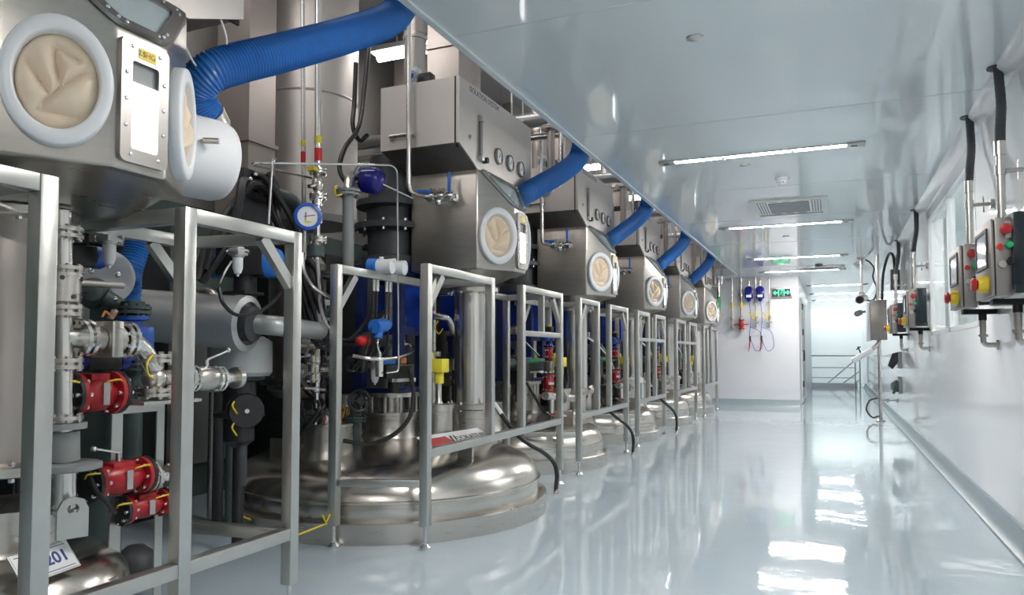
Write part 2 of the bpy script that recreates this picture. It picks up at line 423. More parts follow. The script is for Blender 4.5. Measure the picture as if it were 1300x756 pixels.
for x, lab in ((-1.56,'left of two blue hose balancers on the end wall'),(-1.34,'right of two blue hose balancers, next to the exit sign')):
    y = Y1-.13
    t = thing('spring_balancer', (x,y,2.13), lab, 'balancer', 'blue balancers on the end wall')
    g = G('blue_deep').lathe([(0,-.06),(.055,-.06),(.08,-.04),(.08,.04),(.055,.06),(0,.06)],(x,y,2.36),(0,1,0)).box(x-.08,x+.08,y-.055,y+.055,2.18,2.36,.02).lathe([(.05,0),(.03,-.05),(.012,-.06)],(x,y,2.18))
    g.build('housing', t)
    G('steel').tube([(x,y,2.44),(x,y,2.54),(x,Y1-.02,2.55)],.012).cyl((x,Y1-.02,2.55),(x,Y1,2.55),.03).build('hanger', t)
    G('white').box(x-.05,x+.05,y-.062,y-.055,2.21,2.26).build('label_plate', t)
    G('blue').tube(spline([(x,y,2.13),(x+.03,y,1.8),(x,y,1.45),(x+.01,y,1.3)]),.007).build('cord', t)
    G('red').cyl((x+.01,y,1.32),(x-.02,y,1.10),.016,.006,8).m('black').cyl((x+.01,y,1.42),(x+.01,y,1.32),.02,seg=8).build('hook_tool', t)
    G('blue').tube(spline([(x+.02,y,1.6),(x+.2,y+.03,1.5),(x+.24,y+.02,1.2),(x+.12,y,1.12),(x+.02,y,1.35)]),.006).build('air_line', t)
def wall_pipe(x, r, zb, lab, lm=None, bands=(), fl=()):
    y = Y1-.09
    t = thing('wall_pipe', (x,y,zb), lab, 'pipe', 'pipes down the end wall')
    G('steel_pipe').cyl((x,y,zb),(x,y,CH),r).build('pipe', t)
    for z0,z1 in bands: G(lm).cyl((x,y,z0),(x,y,z1),r+.002).build('label_band', t)
    for z in fl:
        g = G('steel').flange((x,y,z),(0,0,1),r*2.4,.014); g.build('flange', t)
    G('steel').box(x-.02,x+.02,y,Y1,2.1,2.13).build('pipe_clip', t)
    return t
t = wall_pipe(-2.17,.035,1.86,'steel pipe with green band and bottom bend on end wall','green_lamp',((1.95,2.25),),(1.86,))
MATS['green_band'] = MATS['green']
G('steel_pipe').tube(fil([(-2.17,Y1-.09,1.84),(-2.17,Y1-.09,1.66),(-2.5,Y1-.09,1.66)],.14),.035,10).build('bend', t)
t = wall_pipe(-1.9,.018,1.55,'thin wall pipe with yellow band left of the red valve','yellow',((2.0,2.12),),(1.62,1.8))
t = wall_pipe(-1.72,.022,1.55,'wall pipe carrying the red valve on the end wall','yellow',((1.98,2.12),),(1.78,1.55))
G('steel').lathe([(.06,-.02),(.06,.02)],(-1.72,Y1-.09,2.27)).build('union', t)
G('red').lathe([(.055,-.1),(.055,-.075),(.03,-.07),(.05,-.03),(.05,.03),(.03,.07),(.055,.075),(.055,.1)],(-1.72,Y1-.09,1.66)).cyl((-1.86,Y1-.09,1.66),(-1.58,Y1-.09,1.66),.012).build('valve_body', t)
for x,lab in ((-1.43,'thin steel drop pipe between the two blue balancers'),(-1.17,'thin steel drop pipe under the exit sign edge')):
    t = wall_pipe(x,.013,1.7,lab,'yellow',((1.84,1.93),),(1.8,))
    G('steel').cyl((x-.05,Y1-.09,1.7),(x+.05,Y1-.09,1.7),.02).cyl((x,Y1-.09,1.7),(x,Y1-.09,1.6),.016).m('yellow').bar((x-.02,Y1-.13,1.76),(x-.13,Y1-.13,1.9),.012,.03).build('hose_valve', t)

# ---------------------------------------------------------------- hall railing
t = thing('stair_railing', (0,26,0), 'grey tube railing at the far end of the bright hall', 'railing')
for x in (-.65,.64): G('aluminium').cyl((x,26,0),(x,26,1.0),.02).build('railing_post', t)
G('aluminium').cyl((-.67,26,1.0),(.66,26,1.0),.022).build('handrail', t)
for z in (.3,.62): G('aluminium').cyl((-.65,26,z),(.64,26,z),.014).build('cross_bar', t)
G('wall_end').box(-.7,.7,26.01,26.06,0,.13).build('kick_plate', t)
t = thing('stair_handrail', (0,26.9,0), 'sloping stair handrail behind the grey hall railing', 'railing')
for k,(a,b) in enumerate((((-.25,0.02),(.8,.98)),((.2,.02),(.8,.5)),((.55,.02),(.8,.22)))):
    G('aluminium').cyl((a[0],26.9,a[1]),(b[0],26.9,b[1]),.02).build('sloping_bar', t)
G('aluminium').cyl((.8,26.9,0),(.8,26.9,1.0),.022).build('railing_post', t)

# ---------------------------------------------------------------- right wall: operator panels
ORDP = [('nearest','at the right picture edge'),('second','just behind the nearest one'),('third','beyond the wall window'),('farthest','close to the pole with the junction box')]
def panel(Ya, k):
    n, where = ORDP[k]
    X0, X1, Z0, Z1, Yb = .70, .785, 1.325, 1.70, Ya+.43
    t = thing('operator_panel', (.86,Ya+.2,Z0), f'{n} steel operator panel with screen, {where}', 'control panel', 'operator panels on the right wall')
    G('panel_box').box(X0+.018,X1,Ya,Yb,Z0,Z1,.004).build('enclosure', t)
    G('panel_box').box(X0,X0+.014,Ya+.004,Yb-.004,Z0+.004,Z1-.004,.003).build('cover', t)
    G('rubber').box(X0+.013,X0+.019,Ya+.01,Yb-.01,Z0+.01,Z1-.01).build('seal', t)
    s = G('dark_grey').frame([(X0-.008,Ya+.07,1.47),(X0-.008,Yb-.06,1.47),(X0-.008,Yb-.06,1.66),(X0-.008,Ya+.07,1.66)],[(X0-.008,Ya+.09,1.487),(X0-.008,Yb-.08,1.487),(X0-.008,Yb-.08,1.643),(X0-.008,Ya+.09,1.643)],(.01,0,0)).build('screen_bezel', t)
    G('screen').box(X0-.004,X0,Ya+.085,Yb-.075,1.483,1.647).build('screen', s)
    e = G('yellow').lathe([(.042,0),(.042,.03),(.036,.042),(0,.042)],(X0,Ya+.1,1.39),(-1,0,0)).build('emergency_stop', t)
    G('red').lathe([(.022,.04),(.022,.046),(.034,.05),(.034,.062),(.027,.07),(0,.071)],(X0,Ya+.1,1.39),(-1,0,0)).build('stop_button', e)
    yb = Ya
    xm = X0+.062
    b = G('aluminium').box(xm-.002,xm+.026,yb-.006,yb,1.60,1.68).build('switch_plate', t)
    G('red').lathe([(.02,0),(.025,.02),(.025,.036),(.018,.04),(0,.04)],(xm-.004,yb-.006,1.64),(0,-1,0)).build('red_knob', b)
    G('green_lamp').lathe([(.018,0),(.018,.02),(.014,.03),(0,.034)],(xm+.012,yb,1.565),(0,-1,0)).build('green_button', t)
    G('red_lamp').lathe([(.014,0),(.014,.014),(0,.02)],(xm-.026,yb,1.56),(0,-1,0)).build('red_lamp', t)
    G('black').lathe([(.02,0),(.02,.025),(0,.027)],(xm+.018,yb,1.49),(0,-1,0)).box(xm+.014,xm+.022,yb-.05,yb-.02,1.475,1.51).build('selector_switch', t)
    G('aluminium').lathe([(.017,0),(.017,.02),(0,.022)],(xm-.018,yb,1.475),(0,-1,0)).build('key_switch', t)
    G('black_box').box(X1,.88,Ya-.03,Yb-.06,Z0+.03,Z1+.02,.006).build('junction_box', t)
    g = G('black_box').box(X1+.0,.88,Ya-.06,Ya-.03,Z0+.01,Z0+.05)
    g.build('cable_gland', t)
    G('black').box(X0+.04,.92,Yb-.22,Yb-.12,Z0-.03,Z0,.003).build('wall_bracket', t)
    G('steel').lathe([(.04,0),(.04,.012),(.026,.014),(.026,.03)],(.78,Ya+.23,Z1)).build('top_gland', t)
    # drain fitting under it
    g = G('black').cyl((.84,Ya+.2,Z0-.07),(.84,Ya+.2,Z0-.03),.022).m('steel').cyl((.84,Ya+.2,Z0-.14),(.84,Ya+.2,Z0-.07),.018).tube(fil([(.84,Ya+.2,Z0-.13),(.84,Ya+.2,Z0-.22),(.92,Ya+.2,Z0-.22)],.03),.016,10).cyl((.84,Ya+.2,Z0-.17),(.84,Ya+.2,Z0-.155),.026).cyl((.908,Ya+.2,Z0-.22),(.919,Ya+.2,Z0-.22),.03)
    g.build('drain_elbow', t)
    # conduit from the ceiling
    c = thing('conduit', (.86,Ya+.85,CH), f'ceiling conduit feeding the {n} operator panel', 'conduit', 'conduits to the operator panels')
    xa, ya = .79, Ya+.23
    G('dark_grey').tube(spline([(.862,Ya+.62,CH),(.862,Ya+.60,CH-.08),(.85,Ya+.5,CH-.25),(.81,Ya+.32,CH-.42),(xa,ya,CH-.56)]),.024,12,rf=lambda i:.024+.0012*(i%2)).build('flexible_hose', c)
    g = G('dark_grey').lathe([(.055,-.008),(.055,0)],(.862,Ya+.62,CH)).build('ceiling_flange', c)
    G('steel_pipe').cyl((xa,ya,Z1+.02),(xa,ya,CH-.55),.02,seg=14).lathe([(.027,-.02),(.027,.05)],(xa,ya,CH-.56)).lathe([(.026,0),(.026,.05)],(xa,ya,CH-.68)).build('pipe', c)
    G('steel').cyl((xa,ya,CH-.66),(.92,ya,CH-.66),.012,seg=8).cyl((.9,ya,CH-.66),(.92,ya,CH-.66),.03).cyl((.865,ya,CH-.71),(.865,ya,CH-.61),.005,seg=6).build('wall_stay', c)
for k, Ya in enumerate((4.16,5.10,8.6,11.0)): panel(Ya, k)

# pole with junction box
t = thing('equipment_pole', (.67,13.1,0), 'steel pole with grey junction box standing by the right wall', 'pole')
G('steel_pipe').cyl((.67,13.1,.0),(.67,13.1,CH),.026).build('pole', t)
G('steel').lathe([(.07,0),(.07,.012),(.035,.03),(.035,.06)],(.67,13.1,0)).build('base_flange', t)
G('steel_dark').box(.55,.78,12.93,13.07,1.27,1.90,.006).build('junction_box', t)  # shade on the box is put into a darker steel colour
G('white').box(.49,.55,12.95,13.07,1.25,1.86,.006).build('side_cover', t)
g = G('steel').cyl((.67,13.1,.33),(.92,13.1,.33),.012).cyl((.90,13.1,.33),(.92,13.1,.33),.03).cyl((.78,13.1,.30),(.78,13.1,.36),.02); g.build('wall_stay', t)
G('steel').tube(spline([(.67,13.05,1.27),(.64,13.02,1.2),(.56,13.0,1.12)]),.03,10).build('bracket_arm', t)
G('dark_grey').tube(spline([(.63,13.08,.36),(.52,13.05,.32),(.47,13.05,.18),(.55,13.05,.06),(.64,13.08,.08)]),.014,8).build('cable_loop', t)
t = thing('scanner_tray', (.45,13.0,1.02), 'white tilted scanner tray reaching out from the pole', 'tray')
G('white_plastic').bar((.57,13.0,1.12),(.28,13.0,.94),.16,.09,bev=.02).build('tray_body', t)
G('black').bar((.40,12.95,1.07),(.36,12.95,1.17),.02,.02).bar((.34,12.95,1.12),(.40,12.95,1.17),.02,.02).build('clip', t)
for z,lab,r_ in ((.95,'black slanted power socket on the wall below the farthest panel',1),(.58,'lower power socket on the wall, round faced',0)):
    t = thing('wall_socket', (.86,12.35,z), lab, 'wall socket')
    G('grey_paint').box(.875,.92,12.27,12.45,z-.11,z+.14,.008).build('back_box', t)
    if r_: G('black_box').prism([(.875,12.28,z-.02),(.875,12.28,z+.13),(.80,12.28,z+.11),(.74,12.28,z-.07),(.80,12.28,z-.12)],(0,.16,0)).build('socket_hood', t)
    else: G('iron_green').lathe([(.085,0),(.085,.05),(.06,.06),(.06,.085),(0,.085)],(.875,12.36,z),(-1,-.3,0)).cyl((.8,12.34,z-.11),(.84,12.34,z-.05),.02).build('socket_hood', t)
# cameras
t = thing('security_camera', (.452,13.53,CH), 'black security camera hanging on a rod from the ceiling', 'camera')
G('steel').box(.39,.51,13.47,13.59,CH-.02,CH).cyl((.452,13.53,CH-.02),(.452,13.53,CH-.09),.04).build('ceiling_plate', t)
G('steel_pipe').cyl((.452,13.53,2.05),(.452,13.53,CH-.02),.018).build('rod', t)
G('steel').box(.40,.50,13.48,13.58,2.0,2.06,.006).build('bracket', t)
G('steel').cyl((.42,13.30,1.93),(.50,13.62,1.97),.06).build('camera_body', t)
G('black').lathe([(.062,0),(.062,.05),(.045,.055),(.045,.03),(0,.03)],(.42,13.30,1.93),(-.24,-.96,-.12)).build('lens', t)
G('rubber').tube(spline([(.50,13.6,1.98),(.56,13.5,1.92),(.64,13.45,1.96),(.67,13.45,2.12),(.62,13.45,2.3),(.64,13.5,2.45),(.58,13.5,2.55),(.52,13.55,CH-.03)]),.013,8).build('cable', t)
t = thing('security_camera', (.62,20,2.2), 'small camera on the wall of the bright hall', 'camera')
G('grey_paint').cyl((.55,19.8,2.02),(.62,20.05,2.06),.07).build('camera_body', t)
G('grey_paint').cyl((.62,20.05,2.06),(.92,20.05,2.12),.03).build('bracket', t)
t = thing('cable_box', (.8,12.9,2.2), 'dark cable box high on the right wall near the pole', 'cable box')
G('dark_grey').box(.80,.918,12.3,12.45,2.0,2.3,.01).build('enclosure', t)
G('rubber').tube(spline([(.86,12.35,2.3),(.84,12.3,2.5),(.80,12.6,2.55),(.74,12.9,2.3),(.72,13.0,1.9)]),.02,8).build('cable', t)
G('rubber').tube(spline([(.88,12.4,2.3),(.88,12.2,2.45),(.88,11.9,2.5),(.88,11.6,CH)]),.02,8).build('cable', t)

# ================================================================ equipment bay
RA = (-2.83, 4.47)
Q_ = 1
def reactor(cy, f=1., big=True):
    cx = RA[0]
    t = thing('reactor_vessel', (cx,cy,0), '', 'reactor vessel')
    DP = [(0,.10),(1.02,.10),(1.03,.16),(1.025,.22),(1.0,.29),(.945,.345),(.86,.385),(.735,.42),(.5,.462),(.2,.485),(0,.49)]
    def dz(x,y):
        r = math.hypot(x-cx,y-cy)/f
        for (r0,z0),(r1,z1) in zip(DP[1:],DP[2:]):
            if r1 <= r <= r0: return z0+(z1-z0)*(r-r0)/(r1-r0)
        return .15
    G('steel_dome').lathe([(r*f,z) for r,z in DP],(cx,cy,0),seg=72).lathe([(1.027*f,.205),(1.037*f,.21),(1.037*f,.222),(1.025*f,.227)],(cx,cy,0),seg=72).build('dome', t, 50)
    G('steel').lathe([(1.02*f,.0),(1.08*f,.0),(1.08*f,.112),(1.07*f,.118),(1.02*f,.118)],(cx,cy,0),seg=72).build('base_ring', t)
    def neck(x,y,r,z1,name='nozzle'):
        y += cy-RA[1]; z0 = dz(x,y)
        g = G('steel').lathe([(r*1.2,z0-.06),(r*1.06,z0),(r,z0+.03),(r,z1-.02),(r*1.04,z1-.018),(r*1.04,z1)],(x,y,0),seg=28); return g.build(name, t)
    neck(cx,RA[1],.19,.63); neck(-2.40,4.86,.165,.655); neck(-2.36,4.30,.09,.70); neck(-2.90,3.86,.15,.62); neck(-3.3,4.6,.12,.75)
    if big: neck(-2.55,5.15,.08,.62)
    for a in (-.4,1.2,2.9,4.2):
        x, y = cx+.8*f*math.cos(a), cy+.8*f*math.sin(a)
        G('steel').bar((x,y,.36),(x,y,.52),.02,.10).build('lifting_lug', t)
    p0 = V((-2.16,4.05,.525)) if big else V((-2.33,cy-.30,.50))
    u, v = V((.05,.40,.0)).normalized(), V((-.9,.1,.38)).normalized()
    n = u.cross(v); q = 1. if big else .7
    pl = G('white_plastic').obox(p0+u*.12*q, (u,v,n), (.33*q,.085*q,.003)).m('red').obox(p0-u*.085*q+n*.0035, (u,v,n), (.115*q,.045*q,.001)).m('black').obox(p0+u*.05*q+n*.0036,(u,(v+u*.6).normalized(),n),(.012*q,.05*q,.001)).obox(p0+u*.085*q+n*.0036,(u,(v+u*.6).normalized(),n),(.006*q,.05*q,.001)).build('placard', t)
    text('placard_lettering', 'DOKATEAN', .065*q, p0+u*.27*q+n*.004, u, v, 'black', pl)
    return t
t = reactor(RA[1]); t['label'] = 'largest domed stainless reactor vessel, nearest in the row'; t['group'] = 'domed reactor vessels'
kit(reactor(RA[1]+PITCH,.778,False), '{} domed stainless reactor vessel of the row', 'domed reactor vessels', base=1)

def agitator():
    cx, cy = RA
    t = thing('agitator_drive', (cx,cy,.64), '', 'agitator')
    g = G('steel').lathe([(.205,.632),(.205,.655)],(cx,cy,0),seg=28).lathe([(.2,.76),(.2,.79)],(cx,cy,0),seg=28)
    for k in range(10):
        a = 2*PI*k/10; g.cyl((cx+.17*math.cos(a),cy+.17*math.sin(a),.655),(cx+.17*math.cos(a),cy+.17*math.sin(a),.76),.012,seg=8)
    g.cyl((cx,cy,.65),(cx,cy,.95),.09); g.build('seal_housing', t)
    g = G('blue_frame')
    for sx,sy in ((-1,-1),(1,-1),(1,1),(-1,1)): g.box(cx+sx*.15-.03,cx+sx*.15+.03,cy+sy*.15-.03,cy+sy*.15+.03,.79,1.62)
    g.box(cx-.2,cx+.2,cy-.2,cy+.2,1.60,1.66).box(cx-.2,cx+.2,cy-.2,cy+.2,.79,.82).box(cx-.16,cx+.16,cy-.17,cy-.13,1.18,1.24).box(cx+.13,cx+.17,cy-.16,cy+.16,1.18,1.24)
    g.build('lantern_frame', t)
    G('steel').cyl((cx,cy,.95),(cx,cy,1.6),.05).lathe([(.09,1.1),(.11,1.13),(.11,1.3),(.09,1.33)],(cx,cy,0)).build('shaft_coupling', t)
    G('blue_motor').box(cx-.17,cx+.20,cy+.05,cy+.23,1.22,1.54,.01).build('guard_panel', t)
    g = G('dark_grey').lathe([(.21,1.66),(.21,1.72),(.17,1.73),(.17,1.90),(.26,1.91),(.26,1.95),(.18,1.96),(.18,2.06),(.25,2.07),(.25,2.11),(.17,2.12),(.16,2.42),(.12,2.45),(0,2.46)],(cx,cy,0),seg=28)
    g.build('motor', t)
    g = G('bolt')
    for k in range(10):
        a = 2*PI*k/10; g.cyl((cx+.235*math.cos(a),cy+.235*math.sin(a),1.89),(cx+.235*math.cos(a),cy+.235*math.sin(a),1.97),.01,seg=6)
    g.build('flange_bolts', t)
    return t
kit(agitator(), 'tall agitator drive with blue frame on the {} reactor', 'agitator drives')

def column(x, y, lab, m='steel_pipe'):
    t = thing('charging_tube', (x,y,.66), lab, 'charging tube')
    G(m).lathe([(.125,.68),(.125,1.50)],(x,y,0),seg=36).build('tube', t)
    for z in (.672, 1.505):
        g = G('steel').lathe([(.185,-.012),(.19,-.008),(.19,.02),(.185,.024),(.13,.03)],(x,y,z),seg=32).m('bolt')
        for k in range(12):
            a = 2*PI*k/12; g.cyl((x+.165*math.cos(a),y+.165*math.sin(a),z-.025),(x+.165*math.cos(a),y+.165*math.sin(a),z+.04),.010,seg=6)
        g.build('flange', t)
    G('steel').lathe([(.15,1.53),(.17,1.545),(.17,1.56)],(x,y,0),seg=28).build('collar', t)
    return t
kit(column(-2.40,4.86,''), 'thick upright steel charging tube under the {} large glove isolator', 'upright feed columns')

# ---------------------------------------------------------------- isolators
def isolator(yc, first=False):
    t = thing('glove_isolator', (-2.4,yc,1.53), '', 'isolator')
    zb, zc, zt = 1.605, 2.03, 2.27
    W, C, XF, XC, XB = .33, .095, -2.12, -1.95, -2.62
    plan = [(XB,-W),(XF,-W),(XC,-C),(XC,C),(XF,W),(XB,W)]
    tops = [zt,zt,zc,zc,zt,zt]
    vs = [(x,yc+y,zb) for x,y in plan] + [(x,yc+y,z) for (x,y),z in zip(plan,tops)]
    g = G('steel_brushed')
    bv, fs = g.add(vs, [(0,1,2,3,4,5),(0,1,7,6),(1,2,8,7),(2,3,9,8),(3,4,10,9),(4,5,11,10),(5,0,6,11),(7,8,9,10),(6,7,10,11)])
    ed = [e for e in g.bm.edges]
    bmesh.ops.recalc_face_normals(g.bm, faces=g.bm.faces)
    bmesh.ops.bevel(g.bm, geom=ed, offset=.012, segments=3, affect='EDGES', profile=.5)
    g.build('body', t, 25)
    # tapered skirt below
    sk = [(XB+.05,-W+.05),(XF-.0,-W+.06),(XC-.03,-C),(XC-.03,C),(XF,W-.06),(XB+.05,W-.05)]
    lo = [(-2.52,-.10),(-2.40,-.13),(-2.24,-.06),(-2.24,.12),(-2.32,.26),(-2.52,.26)]
    g = G('steel'); g.add([(x,yc+y,zb+.004) for x,y in sk]+[(x,yc+y,1.532) for x,y in lo], [tuple(range(6)),tuple(range(6,12))]+[(i,(i+1)%6,(i+1)%6+6,i+6) for i in range(6)])
    g.build('tapered_base', t)
    # upper filter box
    bx0, bx1, w2, z0, z1 = -2.69, -2.125, .60, 2.37, 2.79
    g = G('panel_steel')
    g.add([(bx0,yc-w2,z0),(bx1,yc-w2,z0),(bx1,yc+w2,z0),(bx0,yc+w2,z0),(bx0,yc-w2,z1),(bx1,yc-w2,z1),(bx1,yc+w2,z1),(bx0,yc+w2,z1)],
          [(4,5,6,7),(0,1,5,4),(1,2,6,5),(2,3,7,6),(3,0,4,7)])
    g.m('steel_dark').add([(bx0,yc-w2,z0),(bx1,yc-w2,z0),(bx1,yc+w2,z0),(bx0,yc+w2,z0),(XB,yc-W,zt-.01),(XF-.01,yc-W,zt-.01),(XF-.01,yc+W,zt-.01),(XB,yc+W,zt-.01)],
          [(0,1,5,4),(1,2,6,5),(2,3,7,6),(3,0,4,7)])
    bmesh.ops.remove_doubles(g.bm, verts=g.bm.verts[:], dist=1e-5)
    ub = g.build('filter_box', t)
    G('rubber').box(bx1-.022,bx1-.012,yc-w2-.003,yc+w2+.003,z0-.02,z1-.0).build('seam', ub)
    d = -.0
    # front panel
    xf = bx1
    pts = [(-w2,z1),(-w2,z0),(-W,zt-.01),(W,zt-.01),(w2,z0),(w2,z1)]
    fp = G('panel_steel').prism([(xf,yc+y,z) for y,z in pts],(.012,0,0)).build('front_panel', t)
    xs = xf+.012
    text('panel_lettering', 'ISOLATION SYSTEM', .052, (xs,yc-.23,2.755), (0,1,0), (0,0,1), 'text_dark', fp)
    for k in range(3):
        y = yc - .02 + k*.20
        q = G('steel_dark').lathe([(.058,0),(.058,.016),(.05,.02),(.048,.012),(0,.012)],(xs,y,2.42),(1,0,0),24).build('gauge', t)
        g = G('dial').lathe([(.047,.0),(.047,.001),(0,.001)],(xs+.0125,y,2.42),(1,0,0),24).m('black').bar((xs+.015,y-.01,2.405),(xs+.015,y+.02,2.445),.003,.002)
        g.bar((xs+.015,y-.034,2.395),(xs+.015,y-.038,2.44),.002,.003).bar((xs+.015,y+.034,2.395),(xs+.015,y+.038,2.44),.002,.003)
        g.build('gauge_dial', q)
    fm = G('grey_paint').box(xs,xs+.02,yc-.325,yc-.295,2.34,2.60,.004).m('aluminium').box(xs,xs+.03,yc-.33,yc-.29,2.58,2.62,.004).box(xs,xs+.03,yc-.33,yc-.29,2.32,2.35,.004).build('flow_meter', t)
    G('black').lathe([(.02,0),(.02,.035),(0,.036)],(xs,yc-.25,2.335),(1,0,0)).build('flow_knob', fm)
    G('steel').lathe([(.016,0),(.016,.008),(0,.008)],(xs,yc-.46,2.44),(1,0,0)).m('black').box(xs+.008,xs+.009,yc-.465,yc-.455,2.43,2.45).build('lock', t)
    G('steel').cyl((-2.6,yc-w2-.03,2.45),(-2.42,yc-w2-.03,2.45),.012).cyl((-2.6,yc-w2-.03,2.45),(-2.6,yc-w2,2.45),.02).cyl((-2.44,yc-w2-.03,2.45),(-2.44,yc-w2,2.45),.01).build('door_handle', t)
    # glove ports on the two angled faces
    for sgn in (-1,1):
        a = V((XF,yc+sgn*W,0)); b = V((XC,yc+sgn*C,0)); mid = (a+b)/2; e = (b-a).normalized()*(-sgn); nrm = V((e.y,-e.x,0)); 
        if nrm.x < 0: nrm = -nrm
        c = V((mid.x,mid.y,1.83)); up = V((0,0,1))
        rx, rz = .143, .19
        def ell(f, off, seg=40):
            return [c + e*(rx*f*math.cos(2*PI*k/seg)) + up*((rz*f if f>.9 else rz*f)*math.sin(2*PI*k/seg)) + nrm*off for k in range(seg)]
        g = G('white_plastic'); rows = [ell(1.0,.0),ell(1.0,.028),ell(.985,.036),ell(.97,.039),ell(.80,.043),ell(.76,.040),ell(.745,.032),ell(.72,.002)]
        vs = [p for r_ in rows for p in r_]; n = 40
        g.add(vs, [(i*n+k,i*n+(k+1)%n,(i+1)*n+(k+1)%n,(i+1)*n+k) for i in range(len(rows)-1) for k in range(n)])
        g.m('grey_paint')
        for s_ in (-1,1): g.cyl(c+up*s_*rz*.88+nrm*.03, c+up*s_*rz*.88+nrm*.037, .007, seg=8)
        pt = g.build('glove_port', t, 60)
        # crumpled glove sleeve: folded dish
        g = G('cream'); R_, S_ = 22, 72; vs = []
        crease = [((.08,-.12),(-.08,.72)),((.08,-.12),(.74,.30)),((.08,-.12),(-.42,-.62)),((-.16,-.33),(-.72,.40)),((-.42,-.66),(.50,-.70)),((-.08,.72),(.50,.52))]
        def segd(px, pz, a_, b_):
            ax_, az_ = a_; dx, dz_ = b_[0]-ax_, b_[1]-az_
            tt = max(0., min(1., ((px-ax_)*dx+(pz-az_)*dz_)/(dx*dx+dz_*dz_)))
            return math.hypot(px-ax_-tt*dx, pz-az_-tt*dz_)
        for i in range(R_+1):
            f = i/R_*.735
            for k in range(S_):
                th = 2*PI*k/S_; x = i/R_*math.cos(th); z = i/R_*math.sin(th)
                ds = sorted(segd(x, z, *c_) for c_ in crease)
                h = .004 + .036*(1-math.exp(-ds[0]/.16)) + .012*max(0, math.sin(2.2*x-3.1*z+.6))
                h = h*(1-(i/R_)**6)+.004
                vs.append(c + e*(rx*f*math.cos(th)) + up*(rz*f*math.sin(th)) + nrm*h)
        fs = [(i*S_+k,i*S_+(k+1)%S_,(i+1)*S_+(k+1)%S_,(i+1)*S_+k) for i in range(R_) for k in range(S_)]
        g.add(vs, fs); bmesh.ops.remove_doubles(g.bm, verts=g.bm.verts[:], dist=1e-5)
        g.build('glove', pt, 30)
    # sight window in the narrow front face
    def rrect(x, hy, hz, zc_, r, n=5):
        out = []
        for (sy,sz,a0) in ((1,1,0),(-1,1,PI/2),(-1,-1,PI),(1,-1,1.5*PI)):
            for k in range(n+1):
                a = a0 + PI/2*k/n
                out.append((x, yc+sy*(hy-r)+r*math.cos(a), zc_+sz*(hz-r)+r*math.sin(a)))
        return out
    zw = 1.818
    g = G('window_steel').frame(rrect(XC+.0,.086,.19,zw,.02), rrect(XC+.0,.048,.135,zw-.012,.008), (.018,0,0)).m('bolt')
    for sz in (-.165,-.08,.0,.08,.165):
        for sy in (-1,1): g.sph((XC+.019,yc+sy*(.068 if abs(sz)<.16 else .05),zw+sz),.0065,(.6,1,1),8,5)
    wf = g.build('sight_window', t)
    G('grey_paint').box(XC+.001,XC+.004,yc-.05,yc+.05,zw-.15,zw+.13).build('window_liner', wf)
    G('lit_panel').box(XC+.004,XC+.009,yc-.05,yc+.05,zw-.15,zw+.06).build('inner_lamp', wf)
    lb = G('label_yellow').box(XC+.018,XC+.0195,yc-.028,yc+.034,zw+.135,zw+.168).build('warning_label', wf)
    # sloping front window
    A, B, Cc, D = V((XF,yc-W,zt)), V((XC,yc-C,zc)), V((XC,yc+C,zc)), V((XF,yc+W,zt))
    cen = (A+B+Cc+D)/4; nn = (B-A).cross(D-A).normalized()
    if nn.x < 0: nn = -nn
    def inset(f, off, rnd=3):
        q = [cen + (p-cen)*f + nn*off for p in (A,B,Cc,D)]
        out = []
        for i in range(4):
            p0, p1, p2 = q[i-1], q[i], q[(i+1)%4]
            d1 = (p0-p1)*.14; d2 = (p2-p1)*.14
            for k in range(rnd+1):
                tt = k/rnd; out.append((p1+d1)*(1-tt)**2 + p1*2*tt*(1-tt) + (p1+d2)*tt*tt)
        return out
    g = G('window_steel').frame(inset(.97,.002), inset(.72,.002), nn*.014).m('bolt')
    for p in inset(.845,.017,2): g.sph(p,.0065,(1,1,1),8,5)
    sw = g.build('sloping_window', t)
    G('window_glass').prism(inset(.73,.004), nn*.004).build('window_pane', sw)
    G('white').prism(inset(.72,.0015), nn*.001).build('window_liner', sw)
    # top fittings
    bx = G('white').box(-2.52,-2.44,yc-w2+.03,yc-w2+.10,z1,z1+.12,.006).m('lcd').lathe([(.04,0),(.04,.004),(0,.004)],(-2.48,yc-w2+.03,z1+.06),(0,-1,0),20).m('text_blue').box(-2.5,-2.46,yc-w2+.024,yc-w2+.027,z1+.045,z1+.075)
    bx.m('black').box(-2.43,-2.34,yc-w2+.03,yc-w2+.10,z1,z1+.07,.005)
    bx.build('pressure_monitor', t)
    if first:
        tc = V((-2.25,yc+W,1.80))
        ax = V((.25,1,0)).normalized()
        g = G('cap_plastic').lathe([(.16,0),(.165,.03),(.155,.05),(.155,.22),(.148,.245),(.13,.256),(0,.262)],tc,ax,36)
        tp = g.build('transfer_port_cover', t, 50)
        G('steel').cyl(tc+ax*.09+V((.155,-.05,.02)), tc+ax*.09+V((.20,-.02,.02)), .011).build('latch_pin', tp)
        G('white_plastic').tube(spline([(-2.13,yc+.48,2.36),(-2.12,yc+.52,2.25),(-2.14,yc+.5,2.14),(-2.16,yc+.42,2.12),(-2.16,yc+.34,2.2)]),.004,6).build('cord', t)
        text('label_text', '2.5', .022, (XC+.0197,yc-.018,zw+.152), (0,1,0), (0,0,1), 'text_dark', wf)
        text('label_text', 'SHG', .024, (XC+.0197,yc+.008,zw+.152), (0,1,0), (0,0,1), 'text_red', wf)
    return t
i1 = isolator(1.645, True); i1['label'] = 'glove isolator closest to the viewer with lit narrow window and white port cover'; i1['group'] = 'steel glove isolators'
kit(isolator(4.70), 'steel glove isolator hanging above the {} big reactor', 'steel glove isolators')

